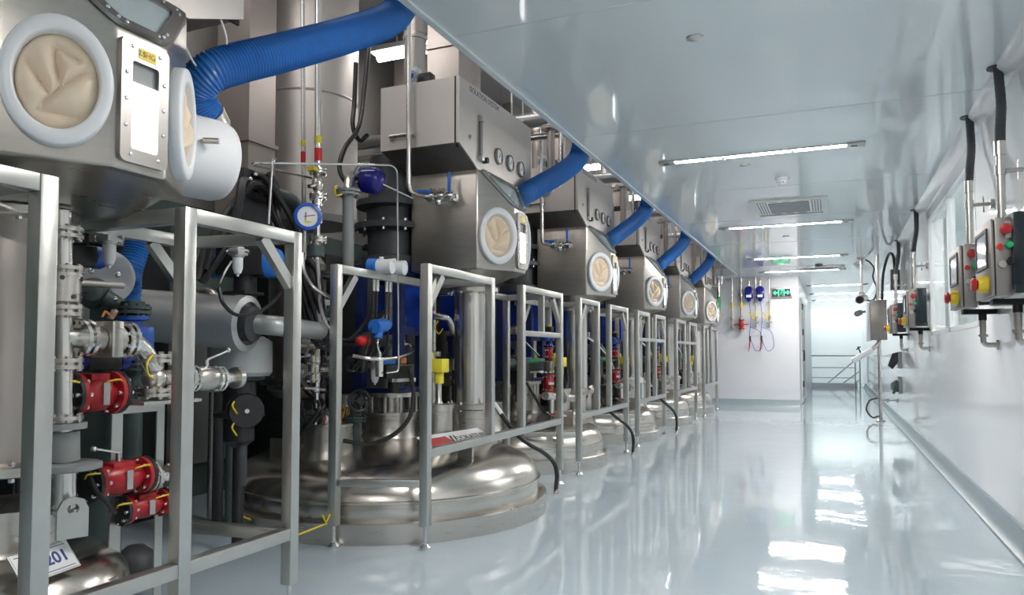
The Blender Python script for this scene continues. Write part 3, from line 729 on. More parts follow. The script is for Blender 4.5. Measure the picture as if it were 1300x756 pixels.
def hose(path, r, lab=''):
    t = thing('duct_hose', path[0], lab, 'hose')
    P_ = spline(path, 10)
    L_ = [0]
    for a,b in zip(P_,P_[1:]): L_.append(L_[-1]+(b-a).length)
    n = int(L_[-1]/.0065); Q2 = []; j = 0
    for i in range(n+1):
        d = L_[-1]*i/n
        while j < len(L_)-2 and L_[j+1] < d: j += 1
        f = (d-L_[j])/max(1e-9,L_[j+1]-L_[j]); Q2.append(P_[j].lerp(P_[j+1],f))
    G('hose_blue').tube(Q2, r, 24, rf=lambda i: r*(1.0 if i%2 else .93)).build('corrugated_hose', t, 50)
    G('steel').cyl(Q2[-1]-V((0,0,.03)), Q2[-1]+V((0,0,.04)), r*1.04, seg=24).m('duct_steel').cyl(Q2[-1], (Q2[-1].x,Q2[-1].y,4.3), r*.92, seg=24).build('duct_spigot', t)
    d_ = (Q2[1]-Q2[0]).normalized()
    G('steel').cyl(Q2[0]-d_*.04, Q2[0]+d_*.03, r*1.04, seg=24).build('hose_clamp', t)
    return t
hose([(-2.27, 2.218, 1.981),(-2.24, 2.124, 2.054),(-2.17, 2.132, 2.123),(-2.12, 2.217, 2.183),(-2.06, 2.347, 2.256),(-2.0, 2.543, 2.368),(-1.94, 2.771, 2.504),(-1.88, 2.936, 2.62),(-1.84, 2.989, 2.726),(-1.84, 2.994, 2.824)], .078,
     'blue corrugated hose rising from the closest isolator to the ceiling edge')
kit(hose([(-2.20,5.02,2.16),(-2.14,5.10,2.20),(-2.06, 5.074, 2.235),(-2.0, 5.277, 2.348),(-1.93, 5.474, 2.464),(-1.87, 5.665, 2.597),(-1.84, 5.717, 2.716),(-1.84, 5.739, 2.799)], .08),
    'blue corrugated hose from the isolator above the {} reactor to the ceiling', 'blue isolator hoses', hi=3)

# ---------------------------------------------------------------- guard frames
FX, RX = -2.04, -2.51
def post(t, x, y, z0, z1, foot=True, s=.05):
    p = G('aluminium').box(x-s/2,x+s/2,y-s/2,y+s/2,z0,z1,.003).build('post', t)
    if foot:
        G('steel_bright').cyl((x,y,.02),(x,y,z0),.009,seg=8).lathe([(.034,0),(.034,.01),(.014,.028),(.014,.04)],(x,y,0)).build('levelling_foot', p)
    return p
def rail(t, a, b, name='rail', s=.048): return G('aluminium').bar(a,b,s,s,bev=.003).build(name, t)
def brace(t, a, b): return G('aluminium').bar(a,b,.044,.03,up=(1,0,0)).build('brace', t)
def guard(lab, sec, ZR=.51, ZT=1.545, lowcross=True, mid=None, rear=True):
    """sec: list of (y0, y1, brace end, foot at y0, foot at y1)"""
    t = thing('guard_frame', (FX,sec[0][0],0), lab, 'frame', 'square-tube guard frames')
    h = .024
    for (y0,y1,be,f0,f1) in sec:
        for y,f in ((y0,f0),(y1,f1)):
            post(t, FX, y, .12 if f else ZR+h, ZT, f)
        rail(t,(FX,y0+.025,ZT-h),(FX,y1-.025,ZT-h))
        if rear:
            ra = y0-.17 if f0 else y0-.03; rb = y1+.0 if f1 else y1-.03
            for yy, ff in ((ra,f0),(rb,f1)):
                clear = all(math.hypot(RX-RA[0], yy-RA[1]-PITCH*k) > (1.11 if k == 0 else .875) for k in range(5))
                post(t, RX, yy, .12 if ff and clear else ZR+.27, ZT, bool(ff and clear))
            rail(t,(RX,ra+.026,ZT-h),(RX,rb-.026,ZT-h))
            rail(t,(RX+.025,rb,ZT-h),(FX-.025,y1-.03,ZT-h),'cross_rail')
        d = .17
        if be == 's':
            brace(t,(FX,y0+.02,ZT-d-.06),(FX,y0+d,ZT-.05))
            if rear: brace(t,(RX,ra+.02,ZT-d-.06),(RX,ra+d,ZT-.05))
        else: brace(t,(FX,y1-.02,ZT-d-.06),(FX,y1-d,ZT-.05))
    rail(t,(FX,sec[0][0]+.025,ZR),(FX,sec[-1][1]-.025,ZR))
    if lowcross and rear: rail(t,(FX-.025,sec[0][0]-.005,.35),(RX+.025,sec[0][0]-.165,.35),'cross_rail',.04)
    if mid:
        y0,y1,z = mid
        rail(t,(FX,y0+.025,z),(FX,y1-.025,z),'mid_rail',.04)
        G('aluminium').bar((FX,y0+.5*(y1-y0),z+.02),(FX,y0+.5*(y1-y0),ZT-.05),.04,.04).build('short_post', t)
    return t
guard('square-tube guard frame standing in front of the nearest domed reactor',[(3.57,4.40,'s',1,0),(4.93,5.74,'e',0,1)],mid=(4.93,5.74,1.2))
guard('square-tube guard frame in front of the second domed reactor',[(6.24,6.79,'s',1,0),(7.20,7.86,'e',0,1)])
guard('square-tube guard frame in front of the third domed reactor',[(8.36,8.90,'s',1,0),(9.27,9.82,'e',0,1)],mid=(8.36,9.82,1.22))
guard('square-tube guard frame in front of the fourth domed reactor',[(10.65,11.30,'s',1,0),(11.68,12.29,'e',0,1)],mid=(10.65,12.29,1.22))
guard('farthest square-tube guard frame close to the end wall',[(13.10,13.50,'s',1,0),(13.95,14.66,'e',0,1)],lowcross=False)
# the frame closest to the viewer
t = thing('guard_frame', (FX,1.4,0), 'large square-tube guard frame closest to the viewer at left', 'frame', 'square-tube guard frames')
ZT = 1.553; h = .025
post(t,FX,1.405,.12,ZT,True,.054); post(t,FX,1.91,.12,ZT,True,.052); post(t,FX,2.47,.12,ZT); post(t,RX-.03,2.39,.12,ZT); post(t,FX,.55,.12,ZT)
rail(t,(FX,.575,ZT-h),(FX,1.378,ZT-h),s=.05); rail(t,(FX,1.936,ZT-h),(FX,2.445,ZT-h),s=.05)
rail(t,(RX-.03,1.93,ZT-h),(RX-.03,2.365,ZT-h),s=.05); rail(t,(RX-.055,1.91,ZT-h),(FX-.026,1.91,ZT-h),'cross_rail',.05); rail(t,(RX-.0,2.40,ZT-h),(FX-.025,2.455,ZT-h),'cross_rail',.046)
rail(t,(RX,1.405,ZT-h),(FX-.027,1.405,ZT-h),'cross_rail',.048)
rail(t,(FX,.575,.325),(FX,1.378,.325)); rail(t,(FX,1.432,.325),(FX,1.884,.325)); rail(t,(FX,1.936,.325),(FX,2.445,.325)); rail(t,(FX-.025,2.46,.32),(RX-.01,2.41,.32),'cross_rail')
brace(t,(FX,2.45,1.33),(FX,2.28,1.505)); brace(t,(RX-.03,2.37,1.33),(RX-.03,2.20,1.505))

# ================================================================ process piping and instruments
def ppipe(lab, path, r, fl=(), m='steel_pipe', R=.07, name='process_pipe', cat='pipe', rf=None, group=None, fm='steel'):
    t = thing(name, path[0], lab, cat, group)
    G(m).tube(fil(path,R,6), r, 14).build('pipe', t)
    for (p, ax) in fl: G(fm).flange(p, ax, rf or r*2.1).build('flange', t)
    return t
def tubing(name, lab, cat, pts, r, m, group=None, sp=True, seg=8):
    o = G(m).tube(spline(pts,8) if sp else fil(pts,.03,4), r, seg).build(name)
    return tag(o, lab, cat, group)
def lever(t, p, d, m='steel_bright', L=.11):
    p, d = V(p), V(d).normalized()
    return G(m).cyl(p, p+V((0,0,.03)), .010, seg=8).bar(p+V((0,0,.03)), p+V((0,0,.03))+d*L, .016, .006).sph(p+V((0,0,.03))+d*L,.011,seg=8,rings=6).build('lever', t)
def valve(lab, c, ax, r, m='red', L=None, group=None, dark='black', lev=None, name='valve', wires=True, plate=True):
    """flanged valve body lying along ax"""
    c = V(c); ax = V(ax).normalized(); L = L or r*2.6
    t = thing(name, c, lab, 'valve', group)
    g = G(m).lathe([(r,-L/2),(r,-L/2+.016),(r*.62,-L/2+.02),(r*.8,-L*.2),(r*.86,0),(r*.8,L*.2),(r*.62,L/2-.02),(r,L/2-.016),(r,L/2)], c, ax, 20)
    _, u, v = ortho(ax)
    g.obox(c+V((0,0,r*.62)), (ax, ax.cross(V((0,0,1))) if abs(ax.z)<.9 else u, V((0,0,1)) if abs(ax.z)<.9 else v), (L*.22, r*.5, r*.3), .004)
    g.build('valve_body', t)
    for s_ in (-1,1):
        g = G(dark).lathe([(r*1.02,0),(r*1.02,.014*s_)], c+ax*s_*(L/2+.001), ax, 20).m('bolt')
        for k in range(8):
            a = 2*PI*k/8; p = c + ax*s_*(L/2) + (u*math.cos(a)+v*math.sin(a))*r*.82
            g.cyl(p-ax*.03*s_, p+ax*.028*s_, r*.07+.002, seg=6)
        g.build('flange', t)
    if plate:
        n = V((.8,-.6,0)); n = (n - ax*n.dot(ax)).normalized()
        G('aluminium').obox(c+n*r*.87, (ax, n.cross(ax), n), (.012,r*.5,.003)).build('rating_plate', t)
    if wires:
        n = V((.7,-.5,.5))
        for s_ in (-1,1):
            p = c + ax*s_*L/2
            G('yellow').tube(spline([p+ax*.03*s_+n*r*.75,p+n*r*1.25+ax*.02*s_,p-ax*.03*s_+n*r*1.1,p-ax*.035*s_+n*r*.8]),.0035,6).build('earth_wire', t)
    if lev: lever(t, c+V((0,0,r*.92)), lev)
    return t
def filter_reg(lab, p, s=1., name='air_filter', group=None):
    x,y,z = p; t = thing(name, p, lab, 'air filter', group)
    G('aluminium').lathe([(.012,.075),(.018,.07),(.02,.045),(.03,.04),(.032,.0),(.026,-.01)],(x,y,z),seg=16).box(x-.034*s,x+.034*s,y-.034*s,y+.034*s,z+.0,z+.034,.006).build('head', t)
    G('white_plastic').lathe([(.024,-.01),(.024,-.06),(.016,-.085),(.008,-.09),(.006,-.10),(0,-.10)],(x,y,z),seg=16).build('bowl', t)
    G('bolt').cyl((x-.05,y-.02,z+.02),(x+.05,y+.02,z+.02),.008,seg=8).build('air_fitting', t)
    return t
def actuator(lab, p, ax=(0,1,0), s=1., body='black', cap='blue_bright', group=None, base=.14):
    p = V(p); ax = V(ax).normalized(); side = ax.cross(V((0,0,1)))
    t = thing('valve_actuator', p-V((0,0,base)), lab, 'actuator', group)
    g = G(body).obox(p, (ax,side,V((0,0,1))), (.085*s,.055*s,.05*s), .008).cyl(p-V((0,0,.05*s)), p-V((0,0,base)), .035*s).box(p.x-.05*s,p.x+.05*s,p.y-.05*s,p.y+.05*s,p.z-base,p.z-base+.015); g.build('body', t)
    for q in (-1,1): G(cap).lathe([(.056*s,.0),(.056*s,.03*s*q),(.045*s,.05*s*q),(.02*s,.058*s*q),(0,.058*s*q)], p+ax*q*.085*s, ax, 18).build('end_cap', t)
    b = G('black').obox(p+V((0,0,.085*s)), (ax,side,V((0,0,1))), (.05*s,.04*s,.03*s), .006).build('position_box', t)
    G('yellow').lathe([(.022*s,0),(.022*s,.02*s),(.0,.028*s)], p+V((0,0,.115*s)), (0,0,1), 12).build('position_dome', b)
    return t

# ---- small vessel and column closest to the viewer
vx, vy = -2.62, 1.62
t = thing('process_vessel', (vx,vy,0), 'small domed steel vessel with tag plate at the lower left corner', 'vessel')
G('steel_dome').lathe([(0,.02),(.40,.02),(.45,.06),(.45,.24),(.44,.295),(.41,.34),(.35,.38),(.25,.41),(.1,.425),(0,.427)],(vx,vy,0),seg=48).build('dome', t, 50)
G('steel').lathe([(.2,.38),(.17,.41),(.165,.43),(.165,.53),(.19,.532),(.19,.556),(0,.556)],(-2.52,1.64,0),seg=28).build('nozzle', t)
lg = V((-2.23, 1.656, 0.538)); d1 = V((.35,.93,0)).normalized()
g = G('aluminium'); prof = [V((-.045,0,-.07)),V((.045,0,-.07)),V((.045,0,.02)),V((.03,0,.05)),V((0,0,.06)),V((-.03,0,.05)),V((-.045,0,.02))]
nq = d1.cross(V((0,0,1)))
k8 = [(.017*math.cos(2*PI*i/7+1.0), .017*math.sin(2*PI*i/7+1.0)+.018) for i in range(7)]
outer = [lg + d1*p.x + V((0,0,p.z)) for p in prof]
inner = [lg + d1*(.018*math.cos(a)) + V((0,0,.022+.018*math.sin(a))) for a in (-2.4,-.75,.1,.8,1.57,2.35,3.05)]
g.frame(outer, inner, nq*.014).build('lifting_lug', t)
pc = V((-2.235, 1.575, 0.412)); u = (V((-2.235, 1.674, 0.415))-pc).normalized(); u = V((-.12,.98,.03)).normalized(); v = V((-.62,-.1,.78)).normalized(); n = u.cross(v)
pl = G('aluminium').obox(pc, (u,v,n), (.102,.05,.002)).m('white').obox(pc+n*.0025, (u,v,n), (.096,.044,.0008)).m('text_blue').obox(pc+n*.0035-v*.038, (u,v,n), (.088,.0012,.0003)).obox(pc+n*.0035+v*.038, (u,v,n), (.088,.0012,.0003)).build('tag_plate', t)
text('tag_lettering', 'R-1201', .055, pc+n*.0036, u, v, 'text_blue', pl, bold=.022)
G('steel').tube(fil([(-2.25, 1.753, 0.269),(-2.22, 1.729, 0.292),(-2.22, 1.816, 0.303),(-2.25, 1.847, 0.278)],.01,3),.005,6).build('handle', t)
column(-2.52,1.64,'thick upright steel charging tube behind the leftmost frame post, under the closest isolator', 'duct_steel')
tag(G('dark_grey').lathe([(0,.0),(.11,.0),(.11,.02),(.09,.07),(.04,.11),(0,.115)],(-3.163, 2.692, 0.0)).build('floor_drain_cover'), 'dark round cover on the floor beside the small domed vessel', 'cover')

# ---- left manifold inside the closest frame (around X -2.3)
A0 = -2.30
pz = lambda y: 0
t = thing('process_pipe', (-2.3, 1.68, 0.439), 'upright flanged steel pipe just right of the leftmost frame post', 'pipe')
G('steel_pipe').cyl((-2.3, 1.68, 0.527), (-2.3, 1.647, 1.517), .030).build('pipe', t)
for p_ in ((-2.3, 1.652, 1.445),(-2.3, 1.656, 1.319),(-2.3, 1.659, 1.191),(-2.3, 1.664, 1.019),(-2.3, 1.669, 0.833)):
    G('steel').flange(p_,(0,0,1),.060,.012,8,.01).build('flange', t)
g = G('steel'); c_ = (-2.3, 1.654, 1.265); g.lathe([(.05,-.05),(.055,-.045),(.055,.045),(.05,.05)],c_).m('dark_grey')
for k in range(10):
    a = 2*PI*k/10; g.cyl((c_[0]+.05*math.cos(a),c_[1]+.05*math.sin(a),c_[2]+.03*((k%2)*2-1)),(c_[0]+.06*math.cos(a),c_[1]+.06*math.sin(a),c_[2]+.03*((k%2)*2-1)),.008,seg=6)
g.build('sight_body', t)
G('grey_paint').cyl((-2.3, 1.675, 0.799),(-2.3, 1.678, 0.705),.045).lathe([(.10,-.012),(.11,-.008),(.11,.008),(.10,.012)],(-2.3, 1.678, 0.687),seg=26).lathe([(.07,-.01),(.07,.01)],(-2.3, 1.669, 0.818)).build('grey_flange', t)
G('steel_pipe').cyl((-2.3, 1.679, 0.667),(-2.3, 1.682, 0.552),.036).lathe([(.05,-.006),(.05,.006)],(-2.3, 1.682, 0.544)).build('stub', t)
# branch to the right
b0, b1, b2, b3 = (-2.3, 1.662, 1.104), (-2.3, 1.95, 1.098), (-2.3, 2.019, 1.059), (-2.3, 2.021, 0.992)
t = ppipe('horizontal branch pipe with bright clamp flanges bending down to the cross fitting', [b0,b1,b3], .034, R=.09)
dY = (0,1,0)
for p_ in ((-2.3, 1.728, 1.102),(-2.3, 1.891, 1.1)): G('steel_bright').flange(p_,dY,.066,.013,8,.012).build('flange', t)
G('steel').cyl((-2.3, 1.751, 1.103),(-2.3, 1.792, 1.101),.045).obox((-2.3, 1.817, 1.101),((1,0,0),dY,(0,0,1)),(.062,.022,.062),.004).cyl((-2.3, 1.829, 1.102),(-2.3, 1.866, 1.102),.052).build('check_valve', t)
G('steel').bar((-2.26, 1.801, 1.171),(-2.26, 1.819, 1.201),.02,.012).m('orange').tube(spline([(-2.24, 1.755, 1.174),(-2.24, 1.767, 1.193),(-2.24, 1.791, 1.178),(-2.24, 1.809, 1.189)]),.004,6).build('earth_strap', t)
# cross fitting on a bracket
cc = V((-2.3, 2.022, 0.96))
t = thing('cross_fitting', cc, 'flanged steel cross fitting standing on the bracket plate', 'pipe fitting')
G('steel').cyl(cc+V((0,0,.08)),cc-V((0,0,.055)),.032).sph(cc,.045).cyl(cc,cc+V((0,.13,0)),.030).build('fitting_body', t)
for p_,a_ in ((cc+V((0,0,.075)),(0,0,1)),(cc-V((0,0,.05)),(0,0,1)),(cc+V((0,.125,0)),dY)): G('steel').flange(p_,a_,.066,.012).build('flange', t)
G('yellow').tube(spline([cc+V((.05,-.05,.09)),cc+V((.06,-.085,.06)),cc+V((.06,-.08,.02)),cc+V((.05,-.045,.0))]),.004,6).build('earth_strap', t)
t = thing('pipe_bracket', cc+V((0,0,-.6)), 'open steel bracket plate carrying the cross fitting', 'bracket')
z_ = cc.z-.078
G('aluminium').box(cc.x-.10,cc.x+.09,cc.y-.12,cc.y+.14,z_-.012,z_).build('top_plate', t)
yb0, yb1, zb0 = cc.y-.105, cc.y+.125, .02
G('aluminium').frame([(cc.x-.09,yb0,zb0),(cc.x-.09,yb1,zb0),(cc.x-.09,yb1,z_-.012),(cc.x-.09,yb0,z_-.012)],[(cc.x-.09,yb0+.045,zb0+.05),(cc.x-.09,yb1-.035,zb0+.05),(cc.x-.09,yb1-.035,z_-.05),(cc.x-.09,yb0+.045,z_-.05)],(.006,0,0)).build('upright_plate', t)
# outlet ball valve past the frame post
t = thing('ball_valve', (-2.3, 2.271, 0.95), 'bright steel ball valve with lever between the two near frame posts', 'valve')
v0, v1 = V((-2.3, 2.138, 0.957)), V((-2.3, 2.434, 0.951))
G('steel_pipe').cyl(v0, v1, .024).build('pipe', t)
vc = V((-2.3, 2.271, 0.953)); G('steel').lathe([(.04,-.06),(.05,-.02),(.05,.02),(.04,.06)],vc,dY).build('valve_body', t)
for p_ in ((-2.3, 2.321, 0.951),(-2.3, 2.184, 0.955)): G('steel_bright').flange(p_,dY,.056,.012,8,.01).build('flange', t)
G('steel').lathe([(.045,-.012),(.045,.012)],v1,dY).cyl(v1,v1+V((0,.02,0)),.03).build('hose_coupling', t)
lever(t, vc+V((0,0,.045)), (.25,.8,.35), L=.10)
valve('dark red flanged valve on the upright pipe near the left picture edge', (-2.34, 1.805, 0.915), dY, .075, L=.16)
valve('red flanged valve with lever between the left frame posts', (-2.33, 1.903, 0.61), dY, .066, L=.20, lev=(.1,-1,.25))
valve('lower red valve with black flange ends close to the floor', (-2.36, 2.037, 0.487), dY, .052, L=.17)
ppipe('short steel outlet pipe right of the red lever valve', [(-2.33, 2.023, 0.598),(-2.33, 2.152, 0.582)], .024, [((-2.33, 2.036, 0.596),dY),((-2.33, 2.152, 0.582),dY)], rf=.055)
tubing('black_cable','black cable drooping past the lower red valve','cable',[(-2.3, 1.763, 0.66),(-2.28, 1.772, 0.607),(-2.28, 1.822, 0.541),(-2.3, 1.869, 0.498)],.008,'rubber')
# green pump and blue gear behind
g = V((-2.75, 2.158, 1.348))
t = thing('process_pump', (g.x,g.y,.0), 'dark green cast pump with pale round guard behind the manifold', 'pump')
nn = V((.75,-.66,0))
G('cap_plastic').lathe([(.115,0),(.115,.02),(.10,.03),(0,.03)],g-nn*.03+V((.0,.0,.02)),nn,32).build('round_guard', t)
G('iron_green').lathe([(.06,0),(.065,.02),(.055,.06),(.035,.09),(0,.10)],g-V((.03,.02,.05)),nn,24).lathe([(.05,.1),(.05,-.1)],g-V((0,0,.20))-nn*.02,(0,0,1),16).tube(fil([g-V((0,0,.06))+nn*.05,g+V((.07,.07,-.13)),g+V((.07,.09,-.34))],.05),.035,12).build('pump_casing', t)
g2 = G('bolt')
for a in (.7,2.2,3.8,5.4): g2.sph(g+nn*.06+V((.66*.07*math.cos(a),.75*.07*math.cos(a),.07*math.sin(a)-.02)),.013,seg=8,rings=6)
g2.build('bolts', t)
G('iron_green').lathe([(.10,0),(.11,.04),(.11,1.0),(.09,1.02)],(g.x-.1,g.y+.05,0)).build('pedestal', t)
actuator('blue-capped valve actuator above the green pump', (-2.68, 1.975, 1.429), (.3,1,0), .8, cap='blue')
filter_reg('small white filter bowl hanging under the isolator of the nearest bay', (-2.55, 2.021, 1.48))
t = thing('gear_valve', (-2.62, 2.181, 1.082), 'blue flanged butterfly valve behind the horizontal branch pipe', 'valve')
c_ = V((-2.62, 2.191, 1.114))
G('blue').lathe([(.06,-.09),(.06,-.075),(.035,-.07),(.035,.07),(.06,.075),(.06,.09)],c_).box(c_.x-.05,c_.x+.06,c_.y-.05,c_.y+.06,c_.z-.05,c_.z+.05,.01).build('valve_body', t)
for s_ in (1,-1): G('iron_green').flange(c_+V((0,0,.115*s_)),(0,0,1),.07).cyl(c_+V((0,0,.11*s_)),c_+V((0,0,(.15 if s_>0 else -.5))),.045).build('green_flange', t)
actuator('deep blue actuator low behind the horizontal branch pipe', (-2.58, 2.02, 1.026), (.2,1,0), .75, cap='blue_deep')
t = thing('flexible_duct', (-2.85, 2.36, 1.572), 'dark blue corrugated duct hanging behind the near frame', 'hose')
P_ = spline([(-2.85, 2.413, 1.594),(-2.85, 2.39, 1.506),(-2.85, 2.36, 1.404),(-2.88, 2.38, 1.278),(-2.9, 2.356, 0.981),(-2.9, 2.364, 0.669)],14)
G('hose_blue').tube(P_,.055,18,rf=lambda i:.055 if i%2 else .049).build('corrugated_hose', t, 60)
tag(G('steel_dark').cyl((-2.45, 1.725, 1.3),(-2.45, 2.003, 1.307),.012,seg=10).build('tie_rod'), 'thin horizontal rod in front of the green pump', 'rod')
# insulated pipe and hopper
e0, e1 = V((-3.45, 2.795, 1.265)), V((-2.72, 2.938, 1.205))
t = thing('insulated_header', e0, 'large grey insulated horizontal pipe with round end cap', 'pipe')
ax = (e1-e0).normalized()
G('insulation').cyl(e0-ax*.7, e1, .135, seg=32).lathe([(.137,-.01),(.14,0),(.137,.01)],e0+ax*.45,ax,32).build('insulation', t)
g = G('insulation').lathe([(.142,-.05),(.142,.01),(.11,.02),(.11,.0)],e1,ax,32).m('dark_grey').lathe([(.09,.0),(.09,.05),(.05,.07),(0,.07)],e1,ax,24); g.build('end_cap', t)
G('insulation').tube(fil([e1+ax*.05,e1+ax*.17,e1+ax*.17+V((-.12,.5,-.01))],.09),.05,16).build('outlet_pipe', t)
t = thing('insulated_hopper', (-3.05, 3.232, 0.744), 'grey insulated hopper under the large horizontal pipe', 'hopper')
hc = V((-2.9, 3.095, 1.054))
G('insulation').lathe([(.12,.09),(.165,.06),(.165,-.10),(.15,-.12),(0,-.12)],hc,seg=28).build('shell', t)
G('black').lathe([(.13,-.12),(.13,-.14),(.085,-.15),(.085,-.30),(.13,-.31),(.13,-.335)],hc,seg=24).lathe([(.08,-.33),(.08,-.46),(.03,-.5),(.03,-1.02)],hc,seg=20).build('black_flange', t)
actuator('blue-capped actuator on the insulated horizontal pipe inside the second frame bay', (-2.85, 3.06, 1.532), (.93,.36,0), 1.45, cap='blue_bright', base=.17)
filter_reg('white air filter in front of the blue actuator in the second frame bay', (-2.62, 2.771, 1.523))
tubing('pneumatic_hose','black air hose looping under the blue actuator inside the frame','hose',[(-2.62, 2.654, 1.358),(-2.6, 2.659, 1.288),(-2.6, 2.745, 1.237),(-2.6, 2.877, 1.251),(-2.62, 3.011, 1.31),(-2.66, 3.122, 1.372)],.009,'rubber')
tubing('pneumatic_hose','thin grey tube beside the white air filter','hose',[(-2.6, 2.709, 1.488),(-2.6, 2.671, 1.436),(-2.62, 2.658, 1.38)],.005,'steel_pipe')
# heavy black cable bundles
def bundle(lab, pts, n, r, spread, m='rubber'):
    t = thing('cable_bundle', pts[0], lab, 'cable')
    for k in range(n):
        rnd = random.Random(k*7+len(lab)); q = []
        ph = rnd.uniform(0,6.28)
        for i,p in enumerate(pts):
            q.append(V(p)+V((math.cos(ph+i)*spread,math.sin(ph+i*1.3)*spread,math.sin(ph*2+i)*spread)))
        G(m).tube(spline(q,6), r*rnd.uniform(.8,1.15), 8).build('cable', t)
    return t
bundle('fan of thick black cables spreading left from the junction behind the port cover', [(-3.0, 3.37, 1.948),(-2.95, 3.195, 1.972),(-2.9, 3.039, 1.809),(-2.9, 2.921, 1.637),(-2.95, 2.839, 1.448)], 5, .022, .035)
bundle('thick black cables dropping right from the junction behind the port cover', [(-3.0, 3.336, 2.051),(-2.95, 3.384, 2.002),(-2.9, 3.435, 1.847),(-2.9, 3.535, 1.677),(-2.85, 3.591, 1.517),(-2.85, 3.639, 1.285)], 6, .020, .04)
bundle('black cables hanging in loops in the dark gap left of the nearest rear frame post', [(-2.9, 3.579, 1.612),(-2.8, 3.53, 1.371),(-2.75, 3.527, 1.187),(-2.7, 3.647, 1.106),(-2.7, 3.928, 1.158),(-2.75, 4.178, 1.309)], 5, .012, .03)
bundle('loose black cables hanging beside the right near frame post', [(-3.0, 3.75, 1.538),(-3.0, 3.711, 1.195),(-3.0, 3.739, 0.905),(-2.95, 3.756, 0.615)], 7, .014, .05)
bundle('black cables lying over the shoulder of the nearest big reactor', [(-3.0, 3.643, 0.955),(-2.9, 3.689, 0.812),(-2.75, 3.593, 0.728),(-2.85, 3.557, 0.614),(-3.0, 3.636, 0.553)], 3, .012, .02)
t = thing('cable_junction', (-3.05, 3.36, 2.006), 'dark cable junction plate with bright glands behind the white port cover', 'junction')
c_ = V((-3.06, 3.372, 1.986)); g = G('dark_grey').box(c_.x-.02,c_.x+.02,c_.y-.12,c_.y+.12,c_.z-.25,c_.z+.12); g.build('plate', t)
for (px_) in ((-3.0, 3.26, 2.035),(-3.0, 3.303, 2.071),(-3.0, 3.387, 2.062),(-3.0, 3.395, 2.008),(-3.0, 3.402, 1.964)): G('bolt').sph(px_,.014,seg=8,rings=6).build('gland', t)

# ---- instrument riser with round blue gauge
t = thing('instrument_riser', (-2.7, 3.484, 1.591), 'flanged steel riser carrying the round blue gauge', 'pipe')
G('steel_pipe').cyl((-2.7, 3.47, 1.589),(-2.7, 3.475, 2.113),.018).cyl((-2.7, 3.472, 1.898),(-2.7, 3.47, 1.97),.03).build('pipe', t)
for p_ in ((-2.7, 3.475, 2.099),(-2.7, 3.478, 1.953),(-2.7, 3.482, 1.704)): G('steel').flange(p_,(0,0,1),.05,.01).build('flange', t)
G('steel').lathe([(.026,-.04),(.034,-.02),(.034,.02),(.026,.04)],(-2.7, 3.476, 2.026)).cyl((-2.7, 3.393, 1.995),(-2.7, 3.476, 2.026),.012).build('valve_body', t)
G('iron_green').cyl((-2.7, 3.462, 1.669),(-2.7, 3.463, 1.606),.05).build('green_collar', t)
G('yellow').box(*[a for p in zip(V((-2.7, 3.426, 2.097))-V((.02,.03,.008)),V((-2.7, 3.426, 2.097))+V((.03,.03,.012))) for a in p]).build('yellow_tag', t)
gc = V((-2.62, 3.288, 1.801)); nn = V((.66,-.75,-.05)).normalized()
t = thing('round_gauge', gc, 'round blue-cased dial gauge with white face in front of the riser', 'gauge')
G('blue').lathe([(.0,-.14),(.058,-.14),(.066,-.12),(.066,-.02),(.074,-.015),(.074,.014),(.058,.019),(.056,.0),(0,0)],gc,nn,28).build('case', t)
G('dial').lathe([(.056,.002),(.056,.004),(0,.004)],gc,nn,24).build('dial_face', t)
s_ = nn.cross(V((0,0,1))).normalized(); up_ = s_.cross(nn)
G('red').obox(gc+nn*.006+s_*-.008+up_*.004,((s_*-.98+up_*.2).normalized(),nn,(up_+s_*.2).normalized()),(.03,.001,.002)).m('black').obox(gc+nn*.006+s_*.012+up_*.0,(up_,nn,s_),(.022,.001,.002)).m('label_yellow').obox(gc+nn*.006-up_*.03,(s_,nn,up_),(.016,.001,.006)).build('needle', t)
G('white').obox(gc-nn*.06+V((.055,.043,.0)),(nn,up_,nn.cross(up_)),(.028,.03,.008)).build('side_label', t)
tubing('braided_hose','braided steel hose under the round blue gauge','hose',[(-2.7, 3.477, 1.599),(-2.68, 3.468, 1.453),(-2.66, 3.459, 1.317),(-2.64, 3.484, 1.22),(-2.6, 3.504, 1.166)],.012,'steel_pipe')
tubing('braided_hose','second braided hose curving right towards the rear frame post','hose',[(-2.75, 3.414, 1.621),(-2.72, 3.386, 1.514),(-2.66, 3.394, 1.424),(-2.6, 3.457, 1.373),(-2.56, 3.52, 1.336)],.011,'steel_pipe')
tubing('impulse_tube','long thin bright steel tube crossing from the port cover and dropping by the rear post','tube',[(-2.6, 2.845, 1.99),(-2.45, 3.856, 2.2),(-2.45, 3.919, 2.185),(-2.45, 3.933, 1.777),(-2.45, 3.952, 0.944),(-2.45, 3.812, 0.937)],.006,'steel_bright',sp=False)
tubing('impulse_tube','thin hooked steel tube rising from the near frame rail','tube',[(-2.55, 2.9, 1.691),(-2.55, 2.922, 2.023),(-2.58, 2.991, 2.038),(-2.6, 2.985, 2.023),(-2.62, 2.856, 1.99)],.006,'steel_bright',sp=False)
tubing('impulse_tube','thin dark tube sloping behind the hooked steel tube','tube',[(-2.7, 2.955, 2.014),(-2.75, 3.476, 2.067)],.006,'steel_dark',sp=False)
